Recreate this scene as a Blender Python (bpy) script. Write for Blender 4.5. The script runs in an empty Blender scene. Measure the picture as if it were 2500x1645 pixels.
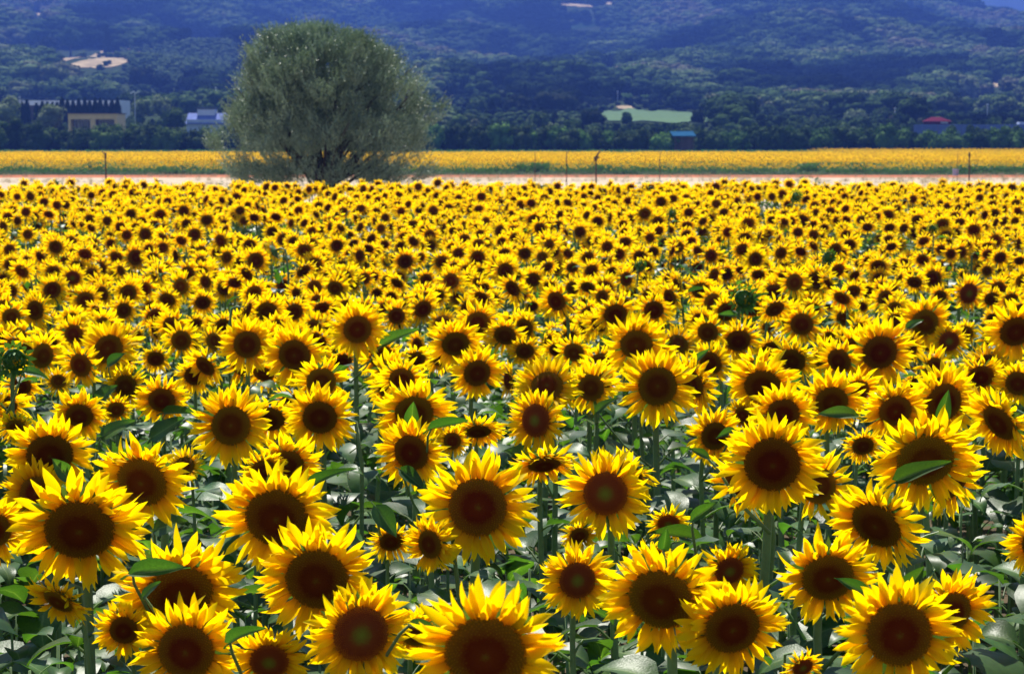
import bpy, math, random
import numpy as np
from mathutils import Vector, Matrix, noise
R = math.radians
SC = bpy.context.scene
COL = SC.collection
rnd = random.Random(7)
rng = np.random.default_rng(7)

# ---------------------------------------------------------------- camera, sky, sun, exposure
CZ = 6.0                      # height of the lens over the datum
F, W0, H0, YH = 5000.0, 2500.0, 1645.0, 330.0
PITCH = math.atan((H0 / 2 - YH) / F)
cam_d = bpy.data.cameras.new('camera')
cam = bpy.data.objects.new('camera', cam_d); COL.objects.link(cam)
cam.location = (0, 0, CZ)
cam.rotation_euler = (math.pi / 2 - PITCH, 0, 0)
cam_d.sensor_width = 36; cam_d.lens = 72
cam_d.clip_start = 0.1; cam_d.clip_end = 20000
cam_d.dof.use_dof = True; cam_d.dof.focus_distance = 6.5; cam_d.dof.aperture_fstop = 10
SC.camera = cam

SUN_EL, SUN_AZ = 60.0, 168.0   # azimuth: from behind the camera, clockwise seen from above (180 = straight ahead)
SKY = 0.066; SUN = 5.0; EXPO = 1.08
sx = -math.sin(R(SUN_AZ)) * math.cos(R(SUN_EL)); sy = -math.cos(R(SUN_AZ)) * math.cos(R(SUN_EL)); sz = math.sin(R(SUN_EL))
SUNV = Vector((sx, sy, sz))
world = bpy.data.worlds.new('World'); SC.world = world; world.use_nodes = True
nt = world.node_tree
sky = nt.nodes.new('ShaderNodeTexSky'); sky.sky_type = 'NISHITA'; sky.sun_disc = False
sky.sun_elevation = R(SUN_EL); sky.sun_rotation = math.atan2(sx, sy)
sky.air_density = 1.3; sky.dust_density = 0.4; sky.ozone_density = 3.0
nt.links.new(sky.outputs[0], nt.nodes['Background'].inputs[0]); nt.nodes['Background'].inputs[1].default_value = SKY
sun_d = bpy.data.lights.new('sun', 'SUN'); sun_d.energy = SUN; sun_d.angle = R(0.5); sun_d.color = (1.0, 0.95, 0.86)
sun = bpy.data.objects.new('sun', sun_d); COL.objects.link(sun)
sun.rotation_euler = SUNV.to_track_quat('Z', 'Y').to_euler(); sun.location = (0, 0, 60)
SC.view_settings.view_transform = 'Standard'; SC.view_settings.look = 'None'
SC.view_settings.exposure = EXPO; SC.view_settings.gamma = 1; SC.view_settings.use_curve_mapping = False
SC.render.engine = 'CYCLES'
SC.cycles.use_denoising = True
SC.cycles.max_bounces = 8; SC.cycles.diffuse_bounces = 3; SC.cycles.glossy_bounces = 2; SC.cycles.transmission_bounces = 4
SC.cycles.volume_bounces = 0; SC.cycles.transparent_max_bounces = 8
SC.cycles.sample_clamp_indirect = 4
HAZE_DENSITY = 0.00031; HAZE_COL = (0.080, 0.172, 0.66)

def at(px, py, d):
    """world point seen at pixel px, py of the photograph at forward distance d"""
    v = Vector((px - W0 / 2, F, -(py - H0 / 2)))
    v.rotate(Matrix.Rotation(-PITCH, 3, 'X'))
    v *= d / v.y
    return Vector((v.x, d, CZ + v.z))
def yz(py, d): return at(W0 / 2, py, d).z

# ground: how far it lies below the lens, by distance
GD = [(-60, 2.45), (3, 2.5), (6, 2.5), (8, 2.58), (12, 2.74), (17, 2.9), (22, 2.98), (28, 2.83), (33, 2.69), (42, 2.57), (46, 2.62), (50, 2.7), (55, 2.8), (80, 3.2), (120, 3.6), (170, 3.95),
      (230, 4.46), (330, 4.3), (365, 3.75), (372, 3.6), (400, 3.1), (450, 1.0), (500, -2), (600, -5.2), (700, -7.9), (800, -13), (1000, -25), (1200, -38.5), (1500, -61), (1850, -95),
      (2200, -140), (2600, -200), (3200, -300)]
gx = np.array([a for a, b in GD]); gy = np.array([b for a, b in GD])
# top edge of the near hill in photo rows, by photo column (negative: out of the picture)
RX = np.array([-3000, 700, 900, 960, 1040, 1100, 1180, 1260, 2000, 2290, 2380, 2500, 2700, 4000])
RY = np.array([-160, -160, -150, -140, -130, -130, -130, -140, -140, -60, 18, 46, 80, 90])
def ground(x, y):
    x = np.asarray(x, float); y = np.asarray(y, float)
    drop = np.interp(y, gx, gy)
    far = np.clip((y - 500) / 900, 0, 1)
    z = -drop
    z = z + far * (9 * np.sin(x / 95 + y / 400 + 1.0) + 6 * np.sin(x / 47 - y / 170) + 4 * np.sin(y / 61 + x / 83) + 2.2 * np.sin(x / 23 + y / 31)) * np.clip(y / 1500, 0, 1.2)
    pxc = W0 / 2 + F * x / np.maximum(y, 100)
    cap = (YH - np.interp(pxc, RX, RY)) / F
    capz = cap * np.maximum(y, 1) - 0.06 * np.maximum(y - 2100, 0)
    z = np.where((y > 900) & (z > capz), capz, z)
    return CZ + z
def gz(x, y): return float(ground(x, y))
HEADY = 1.55
def head_drop(d): return float(np.interp(d, gx, gy)) - HEADY
_ds = np.linspace(3.0, 44, 600)
_ys = np.array([YH + F * head_drop(d) / d for d in _ds])
def d_of_y(py): return float(np.interp(-py, -_ys, _ds))

# ---------------------------------------------------------------- helpers
def tag(o, label=None, cat=None, group=None, kind=None):
    if label: o['label'] = label
    if cat: o['category'] = cat
    if group: o['group'] = group
    if kind: o['kind'] = kind
    return o
class MB:
    """collects faces, with a material slot per face and a value t per point"""
    def __init__(s): s.v = []; s.f = []; s.m = []; s.t = []
    def add(s, v, f, m=0, t=None, M=None):
        n = len(s.v)
        if M is not None: v = [tuple(M @ Vector(p)) for p in v]
        s.v += [tuple(p) for p in v]; s.f += [tuple(i + n for i in q) for q in f]
        s.m += ([m] * len(f) if isinstance(m, int) else list(m))
        s.t += ([0.0] * len(v) if t is None else ([t] * len(v) if isinstance(t, (int, float)) else list(t)))
    def merge(s, o, M=None, slot=None):
        s.add(o.v, o.f, [slot if slot is not None else k for k in o.m], o.t, M)
    def box(s, a, b, m=0, M=None):
        x0, y0, z0 = a; x1, y1, z1 = b
        s.add([(x0,y0,z0),(x1,y0,z0),(x1,y1,z0),(x0,y1,z0),(x0,y0,z1),(x1,y0,z1),(x1,y1,z1),(x0,y1,z1)],
              [(0,3,2,1),(4,5,6,7),(0,1,5,4),(1,2,6,5),(2,3,7,6),(3,0,4,7)], m, None, M)
    def tube(s, pts, rad, n=6, m=0, t=0.0, cap=True):
        pts = [Vector(p) for p in pts]; k = len(pts); vs = []; up = Vector((0.13, 1, 0.07))
        for i, p in enumerate(pts):
            d = (pts[min(i + 1, k - 1)] - pts[max(i - 1, 0)]).normalized()
            a = d.cross(up)
            if a.length < 1e-3: a = d.cross(Vector((1, 0, 0)))
            a.normalize(); b = d.cross(a)
            r = rad[i] if isinstance(rad, (list, tuple)) else rad
            vs += [p + (a * math.cos(2 * math.pi * j / n) + b * math.sin(2 * math.pi * j / n)) * r for j in range(n)]
        fs = [(i * n + j, i * n + (j + 1) % n, (i + 1) * n + (j + 1) % n, (i + 1) * n + j) for i in range(k - 1) for j in range(n)]
        if cap: fs += [tuple(range(n - 1, -1, -1)), tuple((k - 1) * n + j for j in range(n))]
        s.add(vs, fs, m, t)
    def mesh(s, name, mats, smooth=True):
        me = bpy.data.meshes.new(name); me.from_pydata(s.v, [], s.f)
        for m in (mats if isinstance(mats, (list, tuple)) else [mats]): me.materials.append(m)
        me.polygons.foreach_set('material_index', s.m)
        if smooth: me.polygons.foreach_set('use_smooth', [True] * len(s.f))
        a = me.attributes.new('t', 'FLOAT', 'POINT'); a.data.foreach_set('value', s.t)
        me.update(); return me
def obj(name, me, parent=None, M=None, kind=None):
    o = bpy.data.objects.new(name, me); COL.objects.link(o)
    if parent is not None: o.parent = parent
    if M is not None: o.matrix_basis = M
    if kind: o['kind'] = kind
    return o
def empty(name, loc, rz=0):
    o = bpy.data.objects.new(name, None); COL.objects.link(o); o.location = loc; o.rotation_euler = (0, 0, rz); o.empty_display_size = 0.2
    return o

# ---------------------------------------------------------------- materials
def mat(name, base, rough=0.6, spec=0.3, ramp=None, use='t', trans=0.0, tcol=None, var=0.0, noise_s=0, noise_a=0.0, bump=0.0, hue=0.0, inst=None):
    """ramp: [(pos, rgb)] over the point value t; trans: share of light let through; var: value change from piece to piece"""
    m = bpy.data.materials.new(name); m.use_nodes = True; N = m.node_tree.nodes; L = m.node_tree.links
    P = N['Principled BSDF']; P.inputs['Roughness'].default_value = rough; P.inputs['Specular IOR Level'].default_value = spec
    c = None
    if ramp:
        a = N.new('ShaderNodeAttribute'); a.attribute_name = use
        r = N.new('ShaderNodeValToRGB'); L.new(a.outputs['Fac'], r.inputs[0])
        e = r.color_ramp.elements
        while len(e) < len(ramp): e.new(0.5)
        for k, (p, col) in enumerate(ramp): e[k].position = p; e[k].color = (*col, 1)
        c = r.outputs[0]
    else:
        r = N.new('ShaderNodeRGB'); r.outputs[0].default_value = (*base, 1); c = r.outputs[0]
    if inst:   # a second colour mixed in by a value each instance carries
        a = N.new('ShaderNodeAttribute'); a.attribute_type = 'INSTANCER'; a.attribute_name = 'tint'
        r = N.new('ShaderNodeValToRGB'); L.new(a.outputs['Fac'], r.inputs[0]); e = r.color_ramp.elements
        while len(e) < len(inst): e.new(0.5)
        for k, (p, col) in enumerate(inst): e[k].position = p; e[k].color = (*col, 1)
        c = r.outputs[0]
    if noise_a:
        tc = N.new('ShaderNodeTexCoord'); n = N.new('ShaderNodeTexNoise'); n.inputs['Scale'].default_value = noise_s; n.inputs['Detail'].default_value = 6
        L.new(tc.outputs['Object'], n.inputs['Vector'])
        mr = N.new('ShaderNodeMapRange'); mr.inputs[1].default_value = 0.3; mr.inputs[2].default_value = 0.7
        mr.inputs[3].default_value = 1 - noise_a; mr.inputs[4].default_value = 1 + noise_a; L.new(n.outputs[0], mr.inputs[0])
        hs = N.new('ShaderNodeHueSaturation'); L.new(c, hs.inputs['Color']); L.new(mr.outputs[0], hs.inputs['Value']); c = hs.outputs[0]
        if bump:
            b = N.new('ShaderNodeBump'); b.inputs['Strength'].default_value = bump; b.inputs['Distance'].default_value = 0.01
            L.new(n.outputs[0], b.inputs['Height']); L.new(b.outputs[0], P.inputs['Normal'])
    if var or hue:
        oi = N.new('ShaderNodeObjectInfo'); hs = N.new('ShaderNodeHueSaturation'); L.new(c, hs.inputs['Color'])
        mr = N.new('ShaderNodeMapRange'); mr.inputs[3].default_value = 1 - var; mr.inputs[4].default_value = 1 + var; L.new(oi.outputs['Random'], mr.inputs[0]); L.new(mr.outputs[0], hs.inputs['Value'])
        if hue:
            mm = N.new('ShaderNodeMath'); mm.operation = 'MULTIPLY'; mm.inputs[1].default_value = 7.31; L.new(oi.outputs['Random'], mm.inputs[0])
            fr = N.new('ShaderNodeMath'); fr.operation = 'FRACT'; L.new(mm.outputs[0], fr.inputs[0])
            m2 = N.new('ShaderNodeMapRange'); m2.inputs[3].default_value = 0.5 - hue; m2.inputs[4].default_value = 0.5 + hue; L.new(fr.outputs[0], m2.inputs[0]); L.new(m2.outputs[0], hs.inputs['Hue'])
        c = hs.outputs[0]
    L.new(c, P.inputs['Base Color'])
    if trans:
        T = N.new('ShaderNodeBsdfTranslucent'); mx = N.new('ShaderNodeMixShader'); mx.inputs[0].default_value = trans
        if tcol:
            mc = N.new('ShaderNodeMix'); mc.data_type = 'RGBA'; mc.blend_type = 'MULTIPLY'; mc.inputs[0].default_value = 1
            L.new(c, mc.inputs[6]); mc.inputs[7].default_value = (*tcol, 1); L.new(mc.outputs[2], T.inputs[0])
        else: L.new(c, T.inputs[0])
        L.new(P.outputs[0], mx.inputs[1]); L.new(T.outputs[0], mx.inputs[2]); L.new(mx.outputs[0], N['Material Output'].inputs[0])
    return m
M_PETAL = mat('petal', None, 0.6, 0.10, ramp=[(0.0, (0.66, 0.20, 0.0)), (0.2, (0.84, 0.42, 0.0)), (0.45, (0.92, 0.59, 0.0)), (1.0, (0.93, 0.69, 0.001))], trans=0.6, tcol=(1.1, 1.08, 1.0), var=0.07, hue=0.006)
M_PETAL_FAR = mat('petal_far', None, 0.6, 0.08, ramp=[(0.0, (0.80, 0.36, 0.0)), (0.4, (0.94, 0.56, 0.0)), (1.0, (0.96, 0.62, 0.0))], trans=0.55, var=0.1, hue=0.01)
M_DISC = mat('disc', None, 0.85, 0.04, ramp=[(0.0, (0.13, 0.07, 0.006)), (0.13, (0.12, 0.024, 0.003)), (0.45, (0.095, 0.015, 0.002)), (0.62, (0.14, 0.045, 0.003)), (0.85, (0.16, 0.075, 0.004)), (1.0, (0.36, 0.15, 0.002))], var=0.25, hue=0.012)
M_DISC_G = mat('disc_young', None, 0.75, 0.15, ramp=[(0.0, (0.15, 0.15, 0.010)), (0.2, (0.14, 0.10, 0.006)), (0.40, (0.17, 0.032, 0.003)), (0.72, (0.15, 0.020, 0.002)), (0.9, (0.26, 0.055, 0.002)), (1.0, (0.55, 0.20, 0.001))], var=0.15)
M_BRACT = mat('bract', (0.09, 0.17, 0.035), 0.55, 0.3, trans=0.25, tcol=(1.5, 1.5, 0.6), var=0.2)
M_STEM = mat('stem', (0.13, 0.20, 0.075), 0.55, 0.35, var=0.2, noise_s=40, noise_a=0.15)
M_LEAF = mat('leaf', None, 0.42, 0.30, ramp=[(0.0, (0.13, 0.19, 0.07)), (0.12, (0.050, 0.105, 0.022)), (1.0, (0.030, 0.072, 0.016))], trans=0.34, tcol=(2.2, 2.6, 0.6), var=0.3, noise_s=24, noise_a=0.2, bump=0.12, hue=0.012)
M_BUD = mat('bud_bract', (0.085, 0.19, 0.04), 0.5, 0.3, trans=0.2, tcol=(1.5, 1.6, .5), var=0.15)

# ---------------------------------------------------------------- sunflower pieces
def petal_mb(r, length=1.0, width=0.2, seg=6, across=2):
    """a ray petal: base at the origin, grows along +X, face +Z"""
    b = MB(); vs = []; ts = []
    curl = r.uniform(-0.34, 0.42); side = r.uniform(-0.30, 0.30); tw = r.uniform(-1.3, 1.3); fold = r.uniform(0.15, 0.55); tipc = r.uniform(-0.35, 0.5)
    pk = r.uniform(0.48, 0.66)
    for i in range(seg + 1):
        t = i / seg
        w = width * (math.sin(math.pi * min(t, 1) ** (0.69 / -math.log(pk) * 0.8)) ** 0.75 * 0.5 if 0 < t < 1 else (0.12 if t == 0 else 0.0))
        w = max(w, 0.02 if t < 1 else 0.0) if t > 0 else 0.30 * width
        x = length * t * (1 - 0.08 * abs(curl)); z = length * (curl * t * t + tipc * 0.35 * max(t - 0.6, 0) ** 1.5 * 2); y = length * side * t * t
        a = tw * t * t
        for j in range(across + 1):
            u = (j / across) * 2 - 1
            yy = u * w; zz = fold * w * abs(u)
            vs.append((x, y + yy * math.cos(a) - zz * math.sin(a), z + yy * math.sin(a) + zz * math.cos(a))); ts.append(t)
    n = across + 1
    fs = [(i * n + j, (i + 1) * n + j, (i + 1) * n + j + 1, i * n + j + 1) for i in range(seg) for j in range(across)]
    b.add(vs, fs, 0, ts); return b
def petal_spots(r, n, lens=(1.0, 1.42)):
    """(matrix, length) of every petal round a head with disc radius 1"""
    out = []
    for lay in range(3):
        m = n // 3
        ph = r.uniform(0, 6.3)
        for i in range(m):
            a = ph + 2 * math.pi * (i + r.uniform(-0.33, 0.33)) / m
            lift = (r.uniform(0.25, 0.6) if lay == 0 else r.uniform(0.05, 0.4) if lay == 1 else r.uniform(-0.3, 0.15))
            if r.random() < 0.05: lift += r.uniform(0.1, 0.3)
            L = r.uniform(*lens) * (1.0 if lay else 0.86)
            M = Matrix.Rotation(a, 4, 'Z') @ Matrix.Translation((0.90, 0, -0.01 - 0.06 * lay)) @ Matrix.Rotation(r.uniform(-0.22, 0.22), 4, 'Z') @ Matrix.Rotation(-lift, 4, 'Y') @ Matrix.Rotation(r.uniform(-0.6, 0.6), 4, 'X')
            out.append((M, L))
    return out
def disc_profile(q): return 0.20 * (1 - q ** 2.6) - 0.06 * math.exp(-(q / 0.33) ** 2)
def disc_mb(r, florets=0, rings=6, seg=20, m_disc=0, m_green=1):
    b = MB(); vs = [(0, 0, disc_profile(0))]; ts = [0.0]; ox = r.uniform(0.96, 1.04)
    for i in range(1, rings + 1):
        q = i / rings
        for j in range(seg):
            a = 2 * math.pi * j / seg; vs.append((q * math.cos(a) * ox, q * math.sin(a), disc_profile(q))); ts.append(q * 0.95)
    fs = [(0, 1 + j, 1 + (j + 1) % seg) for j in range(seg)]
    for i in range(rings - 1):
        fs += [(1 + i * seg + j, 1 + (i + 1) * seg + j, 1 + (i + 1) * seg + (j + 1) % seg, 1 + i * seg + (j + 1) % seg) for j in range(seg)]
    b.add(vs, fs, m_disc, ts)
    if florets:
        ga = 2.399963; vs = []; fs = []; ts = []
        for k in range(florets):
            q = math.sqrt((k + 0.5) / florets); a = k * ga; cx, cy = q * math.cos(a) * ox * 0.985, q * math.sin(a) * 0.985; cz = disc_profile(q) - 0.004
            s = 1.02 / math.sqrt(florets) * (1.0 if q > 0.4 else 0.85); h = s * (1.1 if q > 0.66 else 0.75) * r.uniform(0.7, 1.25)
            if q > 0.93: h *= 1.6
            n = len(vs); ca, sa = math.cos(a), math.sin(a)
            for (u, w) in ((s, 0), (0, s), (-s, 0), (0, -s)): vs.append((cx + u * ca - w * sa, cy + u * sa + w * ca, cz))
            vs.append((cx + ca * s * 0.4, cy + sa * s * 0.4, cz + h)); tt = min(1, max(0, q * 0.95 + r.uniform(-0.06, 0.06)))
            ts += [max(0, tt - .06)] * 4 + [min(1, tt + (r.uniform(.12, .5) if q > 0.6 else r.uniform(.0, .2)))]
            fs += [(n, n + 1, n + 4), (n + 1, n + 2, n + 4), (n + 2, n + 3, n + 4), (n + 3, n, n + 4)]
        b.add(vs, fs, m_disc, ts)
    return b
def calyx_mb(r, bracts=22, slot=0, stem_r=0.17):
    """green back of a head with its pointed bracts; disc radius 1, stem leaves along -Z"""
    b = MB(); seg = 14; prof = [(1.0, -0.02), (0.98, -0.14), (0.72, -0.30), (0.36, -0.42), (stem_r * 1.1, -0.62)]
    vs = [(q * math.cos(2 * math.pi * j / seg), q * math.sin(2 * math.pi * j / seg), z) for q, z in prof for j in range(seg)]
    fs = [(i * seg + j, i * seg + (j + 1) % seg, (i + 1) * seg + (j + 1) % seg, (i + 1) * seg + j) for i in range(len(prof) - 1) for j in range(seg)]
    b.add(vs, fs, slot)
    for k in range(bracts):
        a = 2 * math.pi * (k + r.uniform(-.3, .3)) / bracts; L = r.uniform(0.45, 0.8); lift = r.uniform(-0.5, 0.25)
        M = Matrix.Rotation(a, 4, 'Z') @ Matrix.Translation((0.88, 0, -0.2)) @ Matrix.Rotation(-lift, 4, 'Y')
        b.add([(0, -0.14, 0), (0, 0.14, 0), (L * 0.5, 0.12, 0.03), (L * 0.5, -0.12, 0.03), (L, r.uniform(-.05, .05), r.uniform(-.05, .15))], [(0, 3, 2, 1), (3, 4, 2)], slot, None, M)
    return b
def leaf_mb(r, nx=7, ny=6, slot=0, size=1.0):
    """a petiole and a heart-shaped blade, blade length 1: stem end at the origin, growing along +X and up"""
    b = MB(); pl = r.uniform(0.4, 0.75); up = r.uniform(0.35, 0.85); e = Vector((pl * math.cos(up), 0, pl * math.sin(up)))
    b.tube([(0, 0, 0), e * 0.5 + Vector((0.03, 0, 0.05)), e], [0.035, 0.028, 0.022], 4, slot, 0.0, cap=False)
    droop = r.uniform(-0.15, 0.9); curl = r.uniform(0.5, 1.3); fold = r.uniform(-0.12, 0.45); wv = r.uniform(0.02, 0.06); ph = r.uniform(0, 6); wid = r.uniform(0.78, 1.0)
    rows = []; p = e.copy(); ang = 0.35 - droop * 0.5; ts = []
    for i in range(nx + 1):
        t = i / nx
        if i: ang -= curl * (1.0 / nx) * (0.5 + t); p = p + Vector((math.cos(ang), 0, math.sin(ang))) / nx
        w = wid * 0.5 * (math.sin(math.pi * t ** 0.58) ** 0.85 if 0 < t < 1 else 0.0)
        if i == 0: w = 0.10
        for j in range(ny + 1):
            u = j / ny * 2 - 1; back = -0.16 * abs(u) ** 1.5 * max(0, 1 - t * 2.6)
            z = fold * w * abs(u) + wv * math.sin(7 * t + ph + u * 2.5) * abs(u) + (r.uniform(-.012, .012) if 0 < t < 1 else 0)
            rows.append((p.x + back * math.cos(ang) - math.sin(ang) * z, u * w, p.z + math.cos(ang) * z + back * math.sin(ang))); ts.append(min(1, abs(u) * 1.2 + 0.02 + (0.5 if ny < 3 else 0)))
    n = ny + 1
    b.add(rows, [(i * n + j, (i + 1) * n + j, (i + 1) * n + j + 1, i * n + j + 1) for i in range(nx) for j in range(ny)], slot, ts)
    return b
def face_matrix(yaw, pitch, roll=0):
    n = Vector((math.sin(yaw) * math.cos(pitch), -math.cos(yaw) * math.cos(pitch), math.sin(pitch)))
    x = Vector((0, 0, 1)).cross(n).normalized(); y = n.cross(x)
    M = Matrix((x, y, n)).transposed().to_4x4()
    return M @ Matrix.Rotation(roll, 4, 'Z')
def stem_mb(head, n, rad, foot, r, slot=0):
    """from the foot up to the back of a head at HEAD facing N, in the plant's own space; returns points too"""
    neck = head - n * 0.62 * rad
    b0 = Vector(foot); mid = Vector((neck.x - n.x * 0.10, neck.y - n.y * 0.10, neck.z - 0.04 - max(n.z, 0) * 0.05))
    top = Vector((mid.x - n.x * 0.02, mid.y - n.y * 0.02, mid.z - 0.16))
    pts = [b0, b0.lerp(top, 0.35) + Vector((r.uniform(-.02, .02), r.uniform(-.02, .02), 0)), b0.lerp(top, 0.7) + Vector((r.uniform(-.02, .02), r.uniform(-.02, .02), 0)), top, mid.lerp(neck, 0.15) + Vector((0, 0, 0.035)), mid.lerp(neck, .6) + Vector((0, 0, .03)), neck]
    k = rad / 0.075
    b = MB(); b.tube(pts, [0.017 * k, 0.015 * k, 0.0135 * k, 0.012 * k, 0.011 * k, 0.011 * k, 0.0135 * k], 8, slot); return b, pts
def plant_mb(r, near, kk=0):
    """a whole simple plant for the mass of the field; slots petal, disc, bract, stem, leaf"""
    b = MB(); rad = r.uniform(0.060, 0.080); h = HEADY + r.uniform(-0.10, 0.07)
    pitch = R(r.uniform(-38, 18)); M0 = face_matrix(R(-55) if kk == 3 else R(38) if kk == 8 else 0, pitch, r.uniform(0, 6.3)); n = M0.to_3x3() @ Vector((0, 0, 1))
    head = Vector((0, -0.10, h)); M = Matrix.Translation(head) @ M0 @ Matrix.Scale(rad, 4)
    b.merge(disc_mb(r, 0, 3, 12), M, 1)
    for Mp, L in petal_spots(r, 42 if near else 26): b.merge(petal_mb(r, L, 0.31 if near else 0.36, 3, 1 if not near else 2), M @ Mp, 0)
    b.merge(calyx_mb(r, 12), M, 2)
    st, pts = stem_mb(head, n, rad, (0, 0.05, 0), r); b.merge(st, None, 3)
    a = r.uniform(0, 6.3)
    for k in range(9):
        a += 2.4 + r.uniform(-.3, .3); z = h - 0.14 - k * 0.125; s = r.uniform(0.85, 1.15) * (0.10 + 0.035 * k if k < 4 else 0.23)
        b.merge(leaf_mb(r, 4, 2), Matrix.Translation((0, 0, z)) @ Matrix.Rotation(a, 4, 'Z') @ Matrix.Scale(s, 4), 4)
    return b
def far_plant_mb(r):
    b = MB(); rad = 0.082; h = r.uniform(1.36, 1.62); pitch = R(r.uniform(-35, 5)); M = Matrix.Translation((0, -0.08, h)) @ face_matrix(0, pitch) @ Matrix.Scale(rad, 4)
    b.merge(disc_mb(r, 0, 1, 7), M, 1)
    n = 12
    for k in range(n):
        a = 2 * math.pi * k / n + r.uniform(-.1, .1); L = r.uniform(2.1, 2.6); c, s = math.cos, math.sin
        b.add([(0.85 * c(a - .28), 0.85 * s(a - .36), 0), (0.85 * c(a + .36), .85 * s(a + .36), 0), (L * c(a), L * s(a), r.uniform(-.1, .5))], [(0, 1, 2)], 0, [0.1, 0.1, 1.0], M)
    b.tube([(0, 0.04, 0), (0, 0, h - 0.1), (0, -0.05, h)], 0.016, 3, 3, 0.0, cap=False)
    a = r.uniform(0, 6)
    for k in range(6):
        a += 2.4; z = h - 0.2 - 0.2 * k; s = 0.22; M = Matrix.Translation((0, 0, z)) @ Matrix.Rotation(a, 4, 'Z')
        b.add([(0, 0, 0), (s * .8, -s * .5, .06), (s * 1.7, 0, -.05), (s * .8, s * .5, .06)], [(0, 1, 2, 3)], 4, 0.7, M)
    return b
MATS5 = [M_PETAL, M_DISC, M_BRACT, M_STEM, M_LEAF]

def scatter(name, pts, rots, scl, idx, protos, tint=None, kind='stuff'):
    """ONE object: geometry nodes put the plant meshes PROTOS on the points"""
    me = bpy.data.meshes.new(name); me.vertices.add(len(pts)); me.vertices.foreach_set('co', np.asarray(pts, np.float32).ravel())
    for nm, ty, dat, key in (('rot', 'FLOAT_VECTOR', rots, 'vector'), ('scl', 'FLOAT', scl, 'value'), ('pick', 'INT', idx, 'value'), ('tint', 'FLOAT', tint if tint is not None else np.zeros(len(pts)), 'value')):
        a = me.attributes.new(nm, ty, 'POINT'); a.data.foreach_set(key, np.asarray(dat, np.int32 if ty == 'INT' else np.float32).ravel())
    me.update()
    o = obj(name, me, kind=kind)
    g = bpy.data.node_groups.new(name, 'GeometryNodeTree'); g.interface.new_socket('Geometry', in_out='INPUT', socket_type='NodeSocketGeometry'); g.interface.new_socket('Geometry', in_out='OUTPUT', socket_type='NodeSocketGeometry')
    N = g.nodes; L = g.links; gi = N.new('NodeGroupInput'); go = N.new('NodeGroupOutput')
    iop = N.new('GeometryNodeInstanceOnPoints'); m2p = N.new('GeometryNodeMeshToPoints'); L.new(gi.outputs[0], m2p.inputs[0])
    g2i = N.new('GeometryNodeGeometryToInstance')
    for pr in reversed(protos):
        oi = N.new('GeometryNodeObjectInfo'); oi.inputs['Object'].default_value = pr; oi.inputs['As Instance'].default_value = False
        L.new(oi.outputs['Geometry'], g2i.inputs[0])
    def attr(nm, ty):
        a = N.new('GeometryNodeInputNamedAttribute'); a.data_type = ty; a.inputs[0].default_value = nm; return a.outputs[0]
    L.new(m2p.outputs[0], iop.inputs['Points']); L.new(g2i.outputs[0], iop.inputs['Instance']); iop.inputs['Pick Instance'].default_value = True
    L.new(attr('pick', 'INT'), iop.inputs['Instance Index']); L.new(attr('rot', 'FLOAT_VECTOR'), iop.inputs['Rotation']); L.new(attr('scl', 'FLOAT'), iop.inputs['Scale'])
    L.new(iop.outputs[0], go.inputs[0])
    md = o.modifiers.new('scatter', 'NODES'); md.node_group = g
    return o
def protos_of(name, mbs, mats, smooth=True):
    return [bpy.data.objects.new(name, b.mesh(name, mats, smooth)) for b in mbs]

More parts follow.
